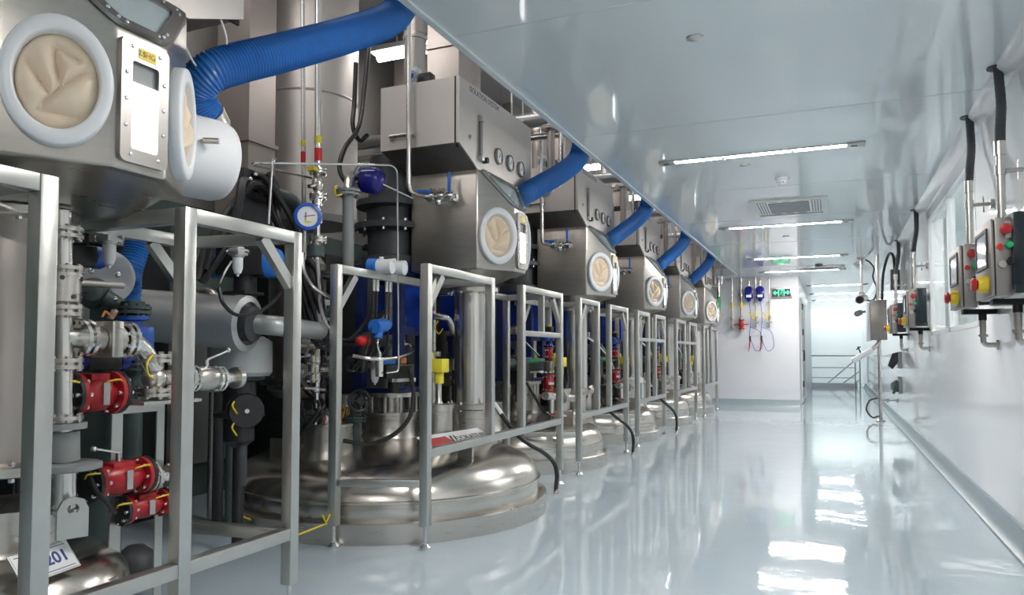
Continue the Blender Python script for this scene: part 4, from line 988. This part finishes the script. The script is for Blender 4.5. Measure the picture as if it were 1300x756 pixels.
for x_, r_, lab, P0, P1, Y0_, Y1_, R0_, R1_ in ((385,.013,'thin riser with yellow and red bands left of the wider banded riser',(-2.85, 3.546, 1.606),(-2.85, 3.498, 3.43),(-2.85, 3.526, 2.275),(-2.85, 3.526, 2.313),(-2.85, 3.528, 2.177),(-2.85, 3.527, 2.242)),
                   (404,.020,'wider riser with yellow and red bands above the blue gauge',(-2.7, 3.475, 2.108),(-2.7, 3.452, 3.421),(-2.7, 3.472, 2.263),(-2.7, 3.471, 2.304),(-2.7, 3.474, 2.158),(-2.7, 3.473, 2.231))):
    t = thing('riser_pipe', P0, lab, 'pipe')
    G('steel_pipe').cyl(P0,P1,r_).build('pipe', t)
    G('label_yellow').cyl(Y0_,Y1_,r_+.002).build('yellow_band', t); G('red_lamp').cyl(R0_,R1_,r_+.002).build('red_band', t)
# dark blue flanged float chamber with elbow
c_ = V((-2.62, 3.848, 2.122)); 
t = thing('flanged_chamber', (-2.62, 3.661, 1.537), 'dark blue round flanged chamber on an elbow above the rear post', 'pipe fitting')
axc = (V((-2.55, 3.846, 2.105))-V((-2.72, 3.825, 2.131))).normalized()
G('blue_deep').lathe([(.075,-.02),(.08,0),(.08,.07),(.06,.10),(.03,.115),(0,.118)],c_,axc,28).build('chamber', t)
G('grey_paint').flange(c_-axc*.05,axc,.085,.014).build('flange', t)
e_ = V((-2.62, 3.654, 2.014))
G('steel').tube(fil([c_-axc*.06,V((-2.66, 3.716, 2.111)),e_],.05),.028,14).build('elbow', t)
G('grey_paint').flange(e_-V((0,0,.01)),(0,0,1),.07,.014).build('flange', t)
G('grey_paint').cyl(e_-V((0,0,.02)),(-2.62, 3.661, 1.537),.034).build('pipe', t)
G('yellow').tube(spline([e_+V((-.03,-.07,.02)),e_+V((-.02,-.10,.0)),e_+V((-.02,-.09,-.04)),e_+V((0,-.06,-.03))]),.006,6).build('earth_strap', t)
tubing('signal_tube','thin steel tube running from the dark blue chamber to the isolator','tube',[(-2.5, 3.839, 2.084),(-2.4, 4.025, 2.025)],.006,'steel_bright',sp=False)
# transmitters on the rear rail
for pp, lab in (((-2.47, 3.783, 1.576),'left of the two white-capped transmitters on the frame rail'),((-2.47, 3.922, 1.582),'right of the two white-capped transmitters on the frame rail')):
    p = V(pp); t = thing('pressure_transmitter', p-V((0,0,.1)), lab, 'transmitter', 'white-capped transmitters')
    a_ = V((.8,.1,-.05)).normalized()
    G('white').cyl(p-a_*.02,p+a_*.07,.042,seg=22).lathe([(.045,.05),(.045,.075),(.034,.078),(.034,.06),(0,.06)],p,a_,22).cyl(p+V((0,0,.03)),p+V((0,0,.055)),.014).build('housing', t)
    G('blue_bright').cyl(p-a_*.08,p-a_*.02,.045,seg=20).box(p.x-.07,p.x-.03,p.y-.03,p.y+.03,p.z-.08,p.z-.03,.005).build('rear_body', t)
    for q in (-.02,.02): G('steel_bright').cyl((p.x-.04,p.y+q,p.z-.15),(p.x-.04,p.y+q,p.z-.08),.012,seg=10).build('cable_gland', t)
    for q in (-.02,.02): G('rubber').tube(spline([(p.x-.04,p.y+q,p.z-.15),(p.x-.05,p.y+q,p.z-.35),(p.x-.08,p.y+q*2,p.z-.5),(p.x-.15,p.y+q-.05,p.z-.62)]),.006,6).build('cable', t)
# blue solenoid and red mushroom
p = V((-2.5, 3.817, 1.215)); t = thing('solenoid_valve', p, 'bright blue solenoid valve hanging below the white transmitters', 'valve')
G('blue_bright').cyl(p-V((0,.06,.0)),p+V((0,.05,.01)),.042,seg=20).cyl(p-V((0,.02,.07)),p,.026).cyl(p+V((0,.05,.01)),p+V((0,.09,.015)),.03).build('coil', t)
G('steel_bright').cyl(p-V((0,.0,.30)),p-V((0,.0,.19)),.024,seg=14).lathe([(.012,-.19),(.012,-.15)],p).tube(spline([p-V((0,0,.16)),p-V((0,.02,.11)),p-V((0,.01,.06))]),.006,6).build('muffler', t)
p = V((-2.6, 3.791, 1.126)); t = thing('mushroom_cap', p, 'round red cap among the dark cables', 'cap')
G('red_lamp').sph(p,.045,(1,1.2,.8)).build('cap', t); G('black').cyl(p-V((0,0,.18)),p-V((0,0,.02)),.03).build('stem', t)
tubing('braided_hose','looped braided hose circling behind the blue solenoid','hose',[(-2.6, 3.688, 1.041),(-2.5, 3.76, 1.022),(-2.5, 4.023, 1.03),(-2.6, 4.372, 1.071),(-2.7, 4.497, 1.121),(-2.75, 4.424, 1.104)],.012,'steel_pipe')
tubing('braided_hose','coiled braided hose in the dark left of the rear frame post','hose',[(-2.75, 3.639, 1.073),(-2.7, 3.596, 1.027),(-2.68, 3.645, 0.99),(-2.72, 3.714, 1.05),(-2.78, 3.732, 1.088),(-2.74, 3.634, 1.041),(-2.7, 3.612, 0.981)],.011,'steel_pipe')
p = (-2.55, 3.845, 0.964); filter_reg('pale metal air filter beside the black valve positioner', p)
def positioner():
    p = V((-2.62, 4.169, 0.938)); t = thing('valve_positioner', (p.x,p.y,.80), '', 'valve positioner')
    G('black').obox(p,((.3,.95,0),(.95,-.3,0),(0,0,1)),(.12,.07,.045),.008).cyl(p-V((0,0,.05)),(p.x,p.y,.80),.04).build('body', t)
    G('blue_bright').obox(p+V((-.02,-.10,.065)),((.3,.95,0),(.95,-.3,0),(0,0,1)),(.07,.05,.018),.006).build('blue_cover', t)
    G('yellow').lathe([(.024,0),(.024,.03),(0,.035)],p+V((.05,.10,-.01)),(.8,.2,0),16).build('yellow_knob', t)
    G('orange').obox(p+V((.04,.03,.07)),((.3,.95,0),(.95,-.3,0),(0,0,1)),(.025,.02,.02),.004).build('orange_plug', t)
    G('bolt').obox(p+V((.05,.02,-.055)),((.3,.95,0),(.95,-.3,0),(0,0,1)),(.10,.02,.012)).build('bracket', t)
    return t
kit(positioner(),'black valve positioner with blue cover on the {} big reactor','valve positioners')
def wired():
    p = V((-2.90,3.86,.66)); t = thing('wired_fitting', (p.x,p.y,.62), '', 'fitting')
    G('cap_plastic').sph(p,.055,(1,1.4,.7)).cyl(V((p.x,p.y,.60)),p,.06).build('cap', t)
    for k,(m_,dy,dz) in enumerate((('red_wire',.08,.02),('red_wire',-.09,.01),('yellow',.09,-.01),('yellow',.07,.03),('white',-.06,-.02),('orange',.10,.02))):
        G(m_).tube(spline([p+V((.02,dy,dz)),p+V((.05,dy*1.4,dz+.03)),p+V((.05,dy*1.2,dz-.03)),p+V((.03,dy*.8,dz-.06)),p+V((.04,dy*.3,dz-.02))]),.005,6).build('wire', t)
    return t
kit(wired(),'pale fitting tangled in red and yellow wires on the {} reactor shoulder','wired fittings',hi=0)
def yellowcap():
    t = thing('level_switch', (-2.36,4.30,.70), '', 'level switch')
    G('steel').lathe([(.10,.70),(.10,.725),(.03,.73),(.018,.75),(.018,.90)],(-2.36,4.30,0)).build('stem', t)
    G('label_yellow').box(-2.41,-2.31,4.25,4.35,.93,1.02,.008).lathe([(.032,.86),(.032,.95)],(-2.36,4.30,0)).build('yellow_head', t)
    G('label_yellow').box(-2.42,-2.405,4.27,4.31,.98,1.06).build('tag', t)
    return t
kit(yellowcap(),'yellow-headed level switch standing on the {} big reactor','yellow-headed level switches')
# drain hose
def drain():
    t = thing('drain_hose', (-2.1,5.2,0), '', 'hose')
    G('rubber').tube(spline([(-2.14, 4.799, 0.632),(-2.08, 4.855, 0.525),(-2.0, 4.922, 0.428),(-1.95, 5.134, 0.333),(-1.93, 5.297, 0.239),(-1.93, 5.365, 0.141),(-1.93, 5.347, 0.056),(-1.93, 5.329, -0.023)]),.016,10).build('hose', t)
    G('steel_bright').tube(spline([(-2.2, 4.745, 0.732),(-2.17, 4.785, 0.681),(-2.14, 4.813, 0.625)]),.02,10).build('hose_end', t)
    G('steel').cyl((-1.93, 5.347, 0.033),(-1.93, 5.329, -0.035),.02).build('hose_end', t)
    return t
kit(drain(),'black drain hose arching from the {} big reactor to the floor','black drain hoses',hi=2)
def rinse():
    t = thing('rinse_pipe', (-2.4,4.3,2.1), '', 'pipe')
    G('steel_pipe').tube(fil([(-2.455, 4.05, 3.675),(-2.444, 4.05, 2.079),(-2.445, 4.2, 2.078),(-2.438, 4.3, 2.102)],.05,6),.016,12).build('pipe', t)
    c0 = V((-2.42, 4.3, 2.09)); c1 = V((-2.279, 4.3, 2.079))
    g = G('steel_bright').cyl(c0-V((.05,0,0)),c1+V((.05,0,0)),.016)
    for c in (c0,(c0+c1)/2,c1): g.lathe([(.03,-.03),(.034,-.01),(.034,.01),(.03,.03)],c,(1,0,0),14).cyl(c-V((0,.03,.02)),c+V((0,.07,.0)),.02,seg=10)
    g.sph((c0+c1)/2-V((0,.03,.04)),.026,seg=10,rings=8)
    g.build('valve_manifold', t)
    for c,d in ((c0+V((.01,-.02,.03)),V((-.11,0,.01))),(c1+V((0,-.02,.03)),V((.0,0,.13)))):
        G('blue_bright').bar(c,c+d,.022,.012,bev=.003,up=(0,1,0)).build('blue_handle', t)
    g = G('bolt')
    for k in range(10):
        q = c0.lerp(c1,k/9); g.cyl(q+V((0,-.05,.045*((k%2)*2-1))),q+V((0,.05,.045*((k%2)*2-1))),.005,seg=6)
    g.build('clamp_bolt', t)
    return t
kit(rinse(),'slim rinse pipe with small valve manifold on the isolator above the {} reactor','rinse pipes')

# ---- red valve trains, on every reactor from the second one
B = 6.85
def train(px):
    t = valve('', px, (0,0,1), .062, L=.16, wires=True)
    return t
kit(train((-2.45, 6.579, 0.778)),'larger red upright valve in front of the {} big reactor','larger red upright valves',base=1)
kit(valve('',(-2.5, 6.736, 1.058),(0,0,1),.042,L=.11,wires=False,plate=False),'smaller red valve under the blue actuator of the {} big reactor','smaller red upright valves',base=1)
def upact():
    p = V((-2.5, 6.737, 1.216)); t = actuator('', p, (0,1,0), .85, body='blue_deep', cap='blue', base=.10); return t
kit(upact(),'blue actuator above the red valves of the {} big reactor','blue upright actuators',base=1)
kit(valve('',(-2.3, 7.242, 0.638),(0,1,0),.055,L=.17),'red flanged valve lying low before the {} big reactor','low red lying valves',base=1)
def greenp():
    t = thing('coated_pipe', (-2.55, 6.278, 0.986), '', 'pipe')
    G('green').cyl((-2.55, 6.129, 0.98),(-2.55, 6.573, 0.991),.026).build('green_sleeve', t)
    G('grey_paint').tube(fil([(-2.55, 6.573, 0.991),(-2.55, 6.937, 0.98),(-2.5, 6.844, 0.836)],.06),.022,10).build('elbow', t)
    G('iron_green').cyl((-2.6, 5.897, 0.969),(-2.55, 6.166, 0.98),.04).flange((-2.58, 6.04, 0.974),(0,1,0),.07).build('flange', t)
    G('steel_bright').bar((-2.5, 6.464, 1.035),(-2.5, 6.081, 1.174),.02,.008).build('lever', t)
    return t
kit(greenp(),'grey elbow pipe with green sleeve beside the {} big reactor','green-sleeved pipes',base=1)
def slope():
    t = thing('wash_pipe', (-2.25, 6.538, 0.653), '', 'pipe')
    G('steel_pipe').cyl((-2.28, 6.044, 0.692),(-2.28, 6.977, 0.613),.036).build('pipe', t)
    G('steel').flange((-2.28, 6.471, 0.655),(0,1,0),.06).build('flange', t)
    G('steel_pipe').cyl((-2.28, 6.201, 0.67),(-2.28, 6.2, 0.532),.024).build('stub', t)
    return t
kit(slope(),'short horizontal steel pipe low in front of the {} big reactor','short low steel pipes',base=1)
def arc():
    return tubing('pneumatic_hose','','hose',[(-2.4, 7.431, 1.254),(-2.4, 7.819, 1.195),(-2.4, 8.211, 1.095),(-2.45, 8.816, 0.907),(-2.5, 9.137, 0.656)],.012,'clear_tube')
kit(arc(),'pale curved hose arching beside the {} big reactor','pale arching hoses',base=1)
t = thing('window_cabinet', (-2.15, 8.573, 0.447), 'small pale cabinet with glass door before the third big reactor', 'cabinet')
c_ = V((-2.25, 9.257, 0.558))
G('cap_plastic').box(c_.x-.15,c_.x,c_.y-.25,c_.y+.25,c_.z-.2,c_.z+.2,.01).build('body', t)
G('white').frame([(c_.x,c_.y-.24,c_.z-.19),(c_.x,c_.y+.24,c_.z-.19),(c_.x,c_.y+.24,c_.z+.19),(c_.x,c_.y-.24,c_.z+.19)],[(c_.x,c_.y-.17,c_.z-.13),(c_.x,c_.y+.17,c_.z-.13),(c_.x,c_.y+.17,c_.z+.13),(c_.x,c_.y-.17,c_.z+.13)],(.014,0,0)).build('door', t)
G('screen').box(c_.x,c_.x+.004,c_.y-.17,c_.y+.17,c_.z-.13,c_.z+.13).build('door_glass', t)
G('steel').cyl((c_.x-.07,c_.y,.40),(c_.x-.07,c_.y,c_.z-.2),.03).build('stand', t)

# ---- dense dark equipment behind the reactors, partly invented as a dark backdrop (repeats)
def backdrop_tank():
    x,y = -3.75,5.65
    t = thing('backdrop_tank', (x,y,0), '', 'tank')  # invented tank, added to make the background dark
    G('dark_grey').lathe([(.0,.25),(.2,.27),(.36,.36),(.38,.45),(.38,1.65),(.34,1.76),(.2,1.84),(0,1.86)],(x,y,0),seg=32).build('shell', t)
    for a in (0.3,2.4,4.5): G('dark_grey').cyl((x+.28*math.cos(a),y+.28*math.sin(a),0),(x+.28*math.cos(a),y+.28*math.sin(a),.42),.03).build('leg', t)
    G('iron_green').cyl((x,y,1.84),(x,y,2.3),.06).flange((x,y,2.0),(0,0,1),.12).build('top_nozzle', t)
    return t
kit(backdrop_tank(),'added dark backdrop tank filling the gap behind the {} big reactor','added dark backdrop tanks')
def condenser():
    x,y = -3.55,4.35
    t = thing('condenser', (x,y,.6), '', 'condenser')
    G('steel_dark').lathe([(.0,.72),(.14,.74),(.2,.8),(.2,1.7),(.14,1.78),(0,1.8)],(x,y,0),seg=28).cyl((x,y,.36),(x,y,.74),.05).build('shell', t)
    for z in (.86,1.62): G('dark_grey').flange((x,y,z),(0,0,1),.25,.02,12).build('flange', t)
    G('iron_green').tube(fil([(x,y,1.78),(x,y,2.15),(x+.1,y-.6,2.15),(x+.1,y-.6,.6)],.15),.05,12).build('vapour_pipe', t)
    return t
kit(condenser(),'dark upright condenser behind the {} big reactor','dark condensers')
def dpipes():
    t = thing('pipe_manifold', (-3.1,3.55,.5), '', 'pipe')
    for k,(x,y,m_) in enumerate(((-3.22,3.38,'iron_green'),(-3.42,3.48,'dark_grey'),(-3.6,3.62,'steel'),(-3.38,5.48,'iron_green'),(-3.15,5.62,'steel'))):
        G(m_).tube(fil([(x,y,.02),(x,y,1.25+.1*k),(-4.34,y+.1,1.25+.1*k)],.1),.032,12).build('pipe', t)
        G(m_).flange((x,y,.85+.05*k),(0,0,1),.075).build('flange', t)
    return t
kit(dpipes(),'group of dark upright pipes bending away behind the {} big reactor','dark pipe manifolds')
def bluebox():
    p = V((-2.62,4.93+.25,1.42))
    t = thing('drive_housing', (p.x-.1,p.y,1.0), '', 'drive housing')
    G('blue_motor').obox(p+V((-.1,.1,-.05)),((1,0,0),(0,1,0),(0,0,1)),(.10,.14,.14),.012).build('housing', t)
    G('dark_grey').box(p.x-.14,p.x-.06,p.y+.06,p.y+.14,.46,p.z-.19).build('pedestal', t)
    return t
kit(bluebox(),'blue drive housing between frame and column of the {} big reactor','blue drive housings')
def midvalve():
    t = valve('', (-2.62,5.15,.75), (0,0,1), .07, m='steel', dark='steel', wires=True, plate=False, name='outlet_valve', lev=(.7,.6,0)); return t
kit(midvalve(),'steel outlet valve with lever on the shoulder of the {} big reactor','steel outlet valves',hi=0)
def blackbox():
    t = thing('terminal_box', (-2.55,4.02,.9), '', 'terminal box')
    G('black').box(-2.64,-2.52,3.72,3.92,.78,1.0,.01).cyl((-2.6,3.86,.62),(-2.6,3.86,.78),.03).build('enclosure', t)
    g = G('bolt')
    for k in range(4): g.cyl((-2.52,3.75+.045*k,.80),(-2.50,3.75+.045*k,.80),.012,seg=8)
    g.build('gland', t)
    G('rubber').tube(spline([(-2.5,3.8,.80),(-2.42,3.82,.66),(-2.44,4.1,.52),(-2.4,4.3,.56),(-2.36,4.5,.75),(-2.4,4.6,.9)]),.013,8).build('cable', t)
    return t
bb = blackbox()
bb.location.y += PITCH
kit(bb,'black terminal box with drooping cable at the front of the {} big reactor','black terminal boxes',base=1)
tubing('black_cable','thick black cable drooping from the positioner over the nearest reactor lid','cable',[(-2.5, 4.166, 0.949),(-2.45, 4.132, 0.8),(-2.45, 4.086, 0.655),(-2.48, 3.951, 0.558),(-2.55, 3.801, 0.514),(-2.65, 3.673, 0.542)],.014,'rubber')
# ---- overhead services
def odct():
    t = thing('ventilation_duct', (-2.6,4.85,2.8), '', 'duct')
    G('duct_steel').box(-2.72,-2.46,4.76,4.98,2.795,4.3).box(-2.735,-2.445,4.745,4.995,3.3,3.34).build('square_duct', t)
    return t
kit(odct(),'square steel duct rising from the isolator above the {} reactor','square isolator ducts')
def ordct():
    t = thing('round_duct', (-2.8,4.4,2.8), '', 'duct')
    G('duct_steel').cyl((-2.60,4.38,2.795),(-2.60,4.38,4.3),.075,seg=24).lathe([(.08,3.2),(.085,3.22),(.08,3.24)],(-2.60,4.38,0),seg=24).build('duct', t)
    return t
kit(ordct(),'round steel duct behind the square duct over the {} reactor','round isolator ducts')
def hpipes():
    t = thing('overhead_pipe', (-3.2,6.1,3.1), '', 'pipe')
    G('insulation').cyl((-4.4,6.1,3.12),(-1.95,6.1,3.12),.06).build('insulated_pipe', t)
    G('steel_pipe').cyl((-4.4,6.2,3.0),(-1.95,6.2,3.0),.03).tube(fil([(-2.2,6.25,2.9),(-2.2,6.25,3.3),(-2.2,6.6,3.3)],.06),.02,10).build('pipe', t)
    G('steel').box(-2.6,-2.56,6.0,6.3,2.94,2.98).cyl((-2.58,6.02,2.96),(-2.58,6.02,4.3),.008,seg=6).cyl((-2.58,6.28,2.96),(-2.58,6.28,4.3),.008,seg=6).build('pipe_hanger', t)
    return t
kit(hpipes(),'overhead cross pipes behind the hose over the {} reactor','overhead cross pipes')
def vpipes(k0):
    x,y,r,m_ = k0
    t = thing('drop_pipe', (x,y,2.3), '', 'pipe')
    G(m_).cyl((x,y,2.45),(x,y,4.3),r,seg=12).build('pipe', t)
    G('steel').flange((x,y,2.95),(0,0,1),r*2.2+.01,.01,6).build('flange', t)
    G(m_).tube(fil([(x,y,2.47),(x,y,2.40),(x-.3,y,2.40)],.04),r*.8,8).build('bend', t)
    return t
kit(vpipes((-1.98,5.62,.018,'steel_bright')),'thin bright drop pipe beside the hose of the {} reactor','thin bright drop pipes')
kit(vpipes((-2.15,5.85,.035,'duct_steel')),'thick dull drop pipe behind the hose of the {} reactor','thick dull drop pipes')
def bduct():
    t = thing('air_duct', (-3.9,4.2,2.3), '', 'duct')
    G('duct_steel').box(-4.05,-3.75,4.05,4.32,1.9,4.3).box(-4.07,-3.73,4.03,4.34,2.55,2.58).build('square_duct', t)
    return t
kit(bduct(),'tall square air duct on the back wall behind the {} reactor','tall back wall ducts')
def bcol():
    t = thing('storage_silo', (-3.9,4.95,0), '', 'silo')
    G('panel_steel').lathe([(.36,2.1),(.40,2.15),(.40,4.3)],(-3.95,4.95,0),seg=40).lathe([(.403,3.1),(.408,3.11),(.403,3.12)],(-3.95,4.95,0),seg=40).build('shell', t)
    return t
kit(bcol(),'pale round steel column high behind the {} reactor','pale round columns')
tag(G('duct_steel').box(-4.2,-3.9,3.0,3.3,1.7,4.3).box(-4.22,-3.88,2.98,3.32,2.6,2.63).build('air_duct'),'tall square air duct left of the banded risers','duct')
g = struct(G('green_panel').box(-4.4,-4.36,-4,16,0,2.15).build('trim_5'))

def cabinet():
    t = thing('backdrop_cabinet', (-4.0,5.2,0), '', 'cabinet')  # invented cabinet, added so the gaps behind the frames look dark
    G('backdrop_dark').box(-4.35,-3.98,4.72,5.70,.08,1.92,.01).box(-4.33,-4.0,4.74,5.68,0,.08).build('body', t)
    for a,b in ((4.73,5.205),(5.215,5.69)):
        d = G('backdrop_dark').box(-3.98,-3.962,a,b,.1,1.9,.004).build('door', t)
        G('bolt').box(-3.962,-3.945,(a+b)/2-.01,(a+b)/2+.01,1.0,1.15).build('handle', d)
    return t
kit(cabinet(),'added dark backdrop cabinet by the back wall behind the {} big reactor','added dark backdrop cabinets')
c2 = dup(KIT[-1][0],-3.2,'added dark backdrop cabinet by the back wall behind the closest isolator','added dark backdrop cabinets')
c3 = dup(KIT[-1][0],-2.1,'added dark backdrop cabinet by the back wall left of the nearest big reactor','added dark backdrop cabinets')
def sampler():
    t = thing('sampling_manifold', (-2.75,3.85,.65), '', 'manifold')
    G('steel_pipe').cyl((-2.95,3.80,.62),(-2.95,3.80,1.15),.025).cyl((-2.95,3.55,.95),(-2.95,4.0,.95),.018).cyl((-2.95,3.6,1.1),(-2.95,3.95,1.1),.014).build('pipe', t)
    for y,z in ((3.62,.95),(3.93,.95),(3.72,1.1)):
        b = G('steel').lathe([(.03,-.05),(.045,-.045),(.045,-.035),(.028,-.03),(.028,.03),(.045,.035),(.045,.045),(.03,.05)],(-2.95,y,z),(0,1,0),14).build('valve_body', t)
        G('bolt').cyl((-2.95,y,z),(-2.93,y,z+.08),.008,seg=8).bar((-2.95,y-.05,z+.085),(-2.90,y+.05,z+.085),.012,.006).build('lever', b)
    G('iron_green').flange((-2.95,3.80,.68),(0,0,1),.09,.016).build('flange', t)
    G('blue').box(-2.99,-2.91,3.76,3.84,1.15,1.24,.01).build('blue_head', t)
    return t
kit(sampler(),'small steel sampling manifold at the front shoulder of the {} big reactor','sampling manifolds')

for lab, pts in (('yellow wire lying across the base ring of the nearest reactor',[(-3.25, 3.363, 0.149),(-3.2, 3.404, 0.122),(-3.1, 3.437, 0.084)]),
                 ('yellow wire stuck up from the base ring left of the nearest frame post',[(-2.62, 3.198, 0.092),(-2.55, 3.277, 0.123),(-2.52, 3.344, 0.14),(-2.52, 3.31, 0.193),(-2.52, 3.344, 0.145),(-2.52, 3.405, 0.209)])):
    tag(G('yellow').tube([V(p) for p in pts],.006,6).build('yellow_wire'), lab, 'wire', 'yellow wires by the nearest reactor')
for lab, pts in (('black cable hanging from the top left of the second isolator box',[(-2.95, 4.338, 3.198),(-2.95, 4.294, 2.904),(-2.92, 4.19, 2.594),(-2.9, 4.005, 2.394),(-2.88, 3.921, 2.233),(-2.8, 3.904, 2.115)]),
                 ('shorter black cable looping behind the banded risers and the hose',[(-2.98, 4.232, 3.052),(-2.98, 4.218, 2.773),(-2.95, 4.16, 2.59),(-2.93, 4.206, 2.503),(-2.93, 4.298, 2.56)])):
    tag(G('rubber').tube(spline([V(p) for p in pts],8),.016,8).build('black_cable'), lab, 'cable', 'black cables hanging from above')
def handwheel():
    p = V((-2.72, 3.929, 0.76)); ax = V((.75,-.66,0)).normalized()
    t = thing('handwheel_valve', (p.x,p.y,.5), '', 'valve')
    G('black').tor(p,ax,.065,.010,24,8).bar(p-V((0,0,.06)),p+V((0,0,.06)),.012,.012).bar(p-V((.04,.05,0)),p+V((.04,.05,0)),.012,.012).cyl(p-ax*.03,p+ax*.02,.02).build('handwheel', t)
    G('iron_green').cyl(p-ax*.12,p-ax*.03,.045).cyl((p-ax*.10)-V((0,0,p.z-.38)),p-ax*.10,.035).flange(p-ax*.10-V((0,0,.12)),(0,0,1),.07).build('valve_body', t)
    return t
kit(handwheel(),'black handwheel valve low among the cables of the {} big reactor','black handwheel valves',hi=0)
p = V((-2.78, 3.013, 0.759)); nn = V((.8,-.6,0))
t = thing('butterfly_valve', p, 'round black butterfly valve with yellow wires seen through the near frame', 'valve')
G('black').lathe([(.085,-.03),(.09,-.02),(.09,.02),(.085,.03)],p,nn,24).m('bolt').cyl(p+nn*.03,p+nn*.035,.012,seg=8).build('valve_disc', t)
G('dark_grey').cyl(p-nn*.16,p-nn*.03,.06).flange(p-nn*.1,nn,.085).cyl((p.x-.1,p.y+.08,.36),(p.x-.1,p.y+.08,p.z),.03).build('pipe', t)
for z in (.05,-.06): G('yellow').tube(spline([p+nn*.035+V((-.04,-.05,z)),p+nn*.08+V((-.05,-.06,z-.02)),p+nn*.04+V((-.03,-.04,z-.06))]),.005,6).build('earth_wire', t)
tag(G('grey_paint').box(-4.35,-4.28,3.62,4.45,.25,1.15,.01).build('wall_board'),'pale grey board on the back wall seen under the grey hopper','board')

# more small fittings in the dark gap of the nearest reactor
t = thing('steel_elbow', (-2.62, 4.631, 1.217), 'curved steel pipe with yellow strap left of the nearest charging tube', 'pipe')
G('steel_pipe').tube(fil([(-2.62, 4.664, 1.319),(-2.62, 4.925, 1.319),(-2.62, 5.002, 1.198),(-2.62, 5.004, 0.932)],.06),.024,12).build('pipe', t)
G('blue_frame').flange((-2.62, 5.002, 1.168),(0,0,1),.055).flange((-2.62, 5.003, 1.038),(0,0,1),.055).cyl((-2.62, 5.002, 1.151),(-2.62, 5.003, 1.05),.045).build('valve_body', t)
G('yellow').tube(spline([(-2.57, 4.666, 1.284),(-2.57, 4.62, 1.238),(-2.57, 4.678, 1.195),(-2.57, 4.736, 1.231)]),.005,6).build('earth_strap', t)
G('grey_paint').cyl((-2.62, 4.629, 1.356),(-2.62, 4.628, 1.507),.04).build('sleeve', t)
t = thing('instrument_board', (-3.05, 4.075, 1.284), 'pale instrument board with small dark fittings among the black cables', 'board')
c_ = V((-3.05, 4.058, 1.268)); G('cap_plastic').box(c_.x-.01,c_.x+.01,c_.y-.12,c_.y+.12,c_.z-.14,c_.z+.14,.004).m('steel_dark').cyl(c_-V((.05,0,.85)),c_-V((.05,0,.1)),.02).build('board', t)
for dy,dz in ((-.05,.05),(.05,.04),(-.04,-.05),(.05,-.06)):
    G('iron_green').cyl(c_+V((.0,dy,dz)),c_+V((.05,dy,dz)),.025).cyl(c_+V((.03,dy,dz-.03)),c_+V((.03,dy,dz+.05)),.012).build('fitting', t)
t = thing('needle_valve', (-2.8, 3.598, 0.842), 'small steel needle valve with cross bar low among the black cables', 'valve')
G('bolt').cyl((-2.8, 3.491, 0.856),(-2.8, 3.687, 0.838),.010).cyl((-2.8, 3.611, 0.911),(-2.8, 3.614, 0.735),.012).sph((-2.8, 3.612, 0.841),.022,seg=10,rings=8).build('body', t)
valve('dark valve with red mark in the cable tangle by the rear frame post', (-2.72, 3.892, 0.987), (.8,-.5,0), .05, m='dark_grey', wires=False, plate=False)
valve('small steel valve with yellow wires right of the near frame', (-2.75, 3.517, 0.968), (0,0,1), .04, m='steel', dark='steel', plate=False)
actuator('blue actuator in the dark behind the right near frame post', (-3.0, 3.929, 1.1), (.9,.2,0), .8, cap='blue', base=.3)

for i,y in enumerate((-1.5,1.2,3.6,5.9,8.3,10.7,13.1)):
    t = thing('bay_lamp', (-3.3,y,3.85), 'hanging fluorescent lamp high in the bay, ' + ['behind the viewpoint','over the closest isolator','just before the nearest big reactor','just before the second big reactor','just before the third big reactor','just before the fourth big reactor','just before the fifth big reactor'][i], 'bay lamp', 'hanging bay lamps')
    G('tube_bay').tube([(-3.9,y,3.85),(-2.3,y,3.85)],.04,10).build('light_tube', t)
    G('white').prism([(-3.95,y-.1,3.88),(-3.95,y+.1,3.88),(-3.95,y+.03,3.96),(-3.95,y-.03,3.96)],(1.7,0,0)).build('reflector', t)
    G('steel').cyl((-3.7,y,3.95),(-3.7,y,4.3),.01,seg=6).cyl((-2.5,y,3.95),(-2.5,y,4.3),.01,seg=6).build('hanger_rod', t)

# ---------------------------------------------------------------- the same kit at the other reactors
for root, pattern, group, lo, hi, names, base in KIT:
    for k in range(lo, hi+1):
        dup(root, PITCH*(k-base), pattern.replace('{}', names[k]), group)
